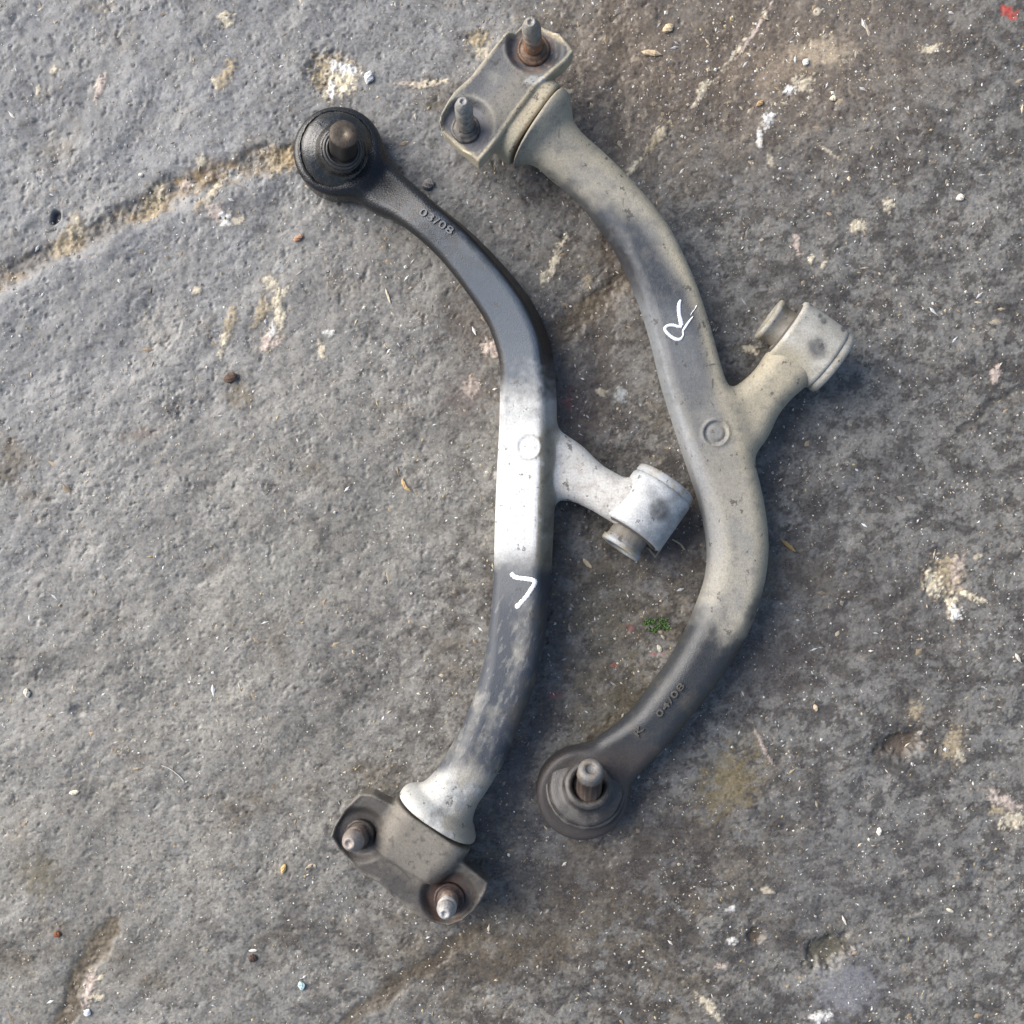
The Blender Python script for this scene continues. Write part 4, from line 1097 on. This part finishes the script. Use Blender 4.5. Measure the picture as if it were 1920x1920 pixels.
# long fibres
def fibre(x0, pts, tint, label, w=1.0):
    A = catmull(np.array([[*at(x, y, 0)[:2]] for x, y in pts]), 8)
    z = floor_z(A[:, 0], A[:, 1]) + 1.5
    VV = []; FF = []
    for i, p in enumerate(A):
        for t in range(5):
            a = 2 * math.pi * t / 5
            VV.append((p[0] + math.cos(a) * w, p[1] + math.cos(a) * w * .4, z[i] + math.sin(a) * w))
        if i:
            for t in range(5):
                FF.append((5 * i - 5 + t, 5 * i - 5 + (t + 1) % 5, 5 * i + (t + 1) % 5, 5 * i + t))
    o = build('fibre', VV, FF, M_GRIT, None, True, np.array(tint), .7)
    o['label'] = label; o['category'] = 'fibre'
fibre(0, [(305, 1434), (320, 1440), (335, 1452), (345, 1463)], (0.6, 0.58, 0.52), 'pale curved fibre in the lower left of the floor')

# grit: thousands of flecks nobody could count
N = 17000
gx = rng.uniform(-1000, 1000, N * 3); gy = rng.uniform(-1000, 1000, N * 3)
dens = 0.35 + 0.65 * sstep(-.25, .45, fbm(gx / 150, gy / 150, 201, 3)) + 0.5 * np.exp(-((gx - 450) / 330) ** 2 - ((gy - 850) / 200) ** 2)
keep = rng.random(N * 3) < dens * 0.5
gx, gy = gx[keep][:N], gy[keep][:N]; N = len(gx)
NB = 650
bxy = rng.uniform(-1000, 1000, (NB * 12, 2))
bw = 0.10 + np.exp(-((bxy[:, 0] - 400) / 280) ** 2 - ((bxy[:, 1] - 830) / 190) ** 2) + 0.35 * np.exp(-((bxy[:, 0] - 180) / 90) ** 2 - ((bxy[:, 1] - 500) / 260) ** 2) + 0.5 * np.exp(-((bxy[:, 0] + 560) / 130) ** 2 - ((bxy[:, 1] - 590) / 100) ** 2)
bxy = bxy[rng.random(len(bxy)) < bw * .5][:NB]; NB = len(bxy)
gx[:NB] = bxy[:, 0]; gy[:NB] = bxy[:, 1]
sz = np.clip(np.exp(rng.normal(0.0, 0.42, N)), 0.5, 4.2) * (1 + 0.35 * np.exp(-((gx - 450) / 330) ** 2 - ((gy - 850) / 200) ** 2))
sz[:NB] = np.clip(np.exp(rng.normal(1.25, 0.35, NB)), 2, 7.5)
asp = 1 + rng.exponential(0.45, N) + (rng.random(N) < .06) * 1.8; ang = rng.uniform(0, math.pi, N)
oct_ = np.array([(1, 0, 0), (0, 1, 0), (-1, 0, 0), (0, -1, 0), (.2, .1, .8), (-.1, 0, -.8)])
ofc = np.array([(0, 1, 4), (1, 2, 4), (2, 3, 4), (3, 0, 4), (1, 0, 5), (2, 1, 5), (3, 2, 5), (0, 3, 5)])
O = oct_[None] * (1 + 0.5 * (rng.random((N, 6, 3)) - .5))
O = O * np.stack([sz * asp, sz, sz * .7], 1)[:, None, :]
ca_, sa_ = np.cos(ang)[:, None], np.sin(ang)[:, None]
VX = O[..., 0] * ca_ - O[..., 1] * sa_ + gx[:, None]; VY = O[..., 0] * sa_ + O[..., 1] * ca_ + gy[:, None]
emb = np.ones(N); emb[:NB] = 0.4
VZ = O[..., 2] * emb[:, None] + (floor_z(gx, gy) + np.where(emb < 1, -0.10, .1) * sz)[:, None]
pal = np.array([(0.62, 0.58, 0.50), (0.55, 0.46, 0.32), (0.36, 0.28, 0.17), (0.50, 0.50, 0.50), (0.70, 0.69, 0.66), (0.24, 0.19, 0.13), (0.45, 0.35, 0.18)])
pc = pal[rng.choice(7, N, p=[.24, .22, .14, .10, .14, .09, .07])] * rng.uniform(.45, 1.1, (N, 1))
pc[:NB] = np.array([(0.30, 0.23, 0.15), (0.22, 0.17, 0.115), (0.36, 0.30, 0.22), (0.19, 0.165, 0.14)])[rng.choice(4, NB)] * rng.uniform(.6, 1.15, (NB, 1))
grit = build('grit', np.stack([VX, VY, VZ], -1).reshape(-1, 3), (ofc[None] + 6 * np.arange(N)[:, None, None]).reshape(-1, 3), M_GRIT, None, False, np.repeat(pc, 6, 0), 0.6)
grit['kind'] = 'stuff'; grit['label'] = 'fine pale grit and straw flecks scattered over the floor'

# moss
mv = []; mf = []; mc = []
for i in range(420):
    a = rng.uniform(0, 2 * math.pi); q = math.sqrt(rng.random())
    x = 1232 + 27 * q * math.cos(a); y = 1171 + 15 * q * math.sin(a)
    if pn(np.array([x / 9]), np.array([y / 9]), 5)[0] < -.15: continue
    p = at(x, y, 0); z = float(floor_z(np.array([p[0]]), np.array([p[1]]))[0])
    b = rng.uniform(0, 2 * math.pi); l = rng.uniform(2, 5); w = rng.uniform(.7, 1.6)
    k = len(mv)
    dx, dy = math.cos(b), math.sin(b)
    mv += [(p[0] - dy * w, p[1] + dx * w, z - 1), (p[0] + dy * w, p[1] - dx * w, z - 1), (p[0] + dx * l * .5 + dy * w, p[1] + dy * l * .5 - dx * w, z + l * .7), (p[0] + dx * l, p[1] + dy * l, z + l * .8)]
    mf += [(k, k + 1, k + 2), (k, k + 2, k + 3)]
    g_ = rng.uniform(.6, 1.2); mc += [(0.075 * g_, 0.150 * g_, 0.035 * g_)] * 4
moss = build('moss', mv, np.array(mf), M_MOSS, None, False, np.array(mc), .7)
moss['kind'] = 'stuff'; moss['label'] = 'small bright green moss patch on the floor between the two arms'
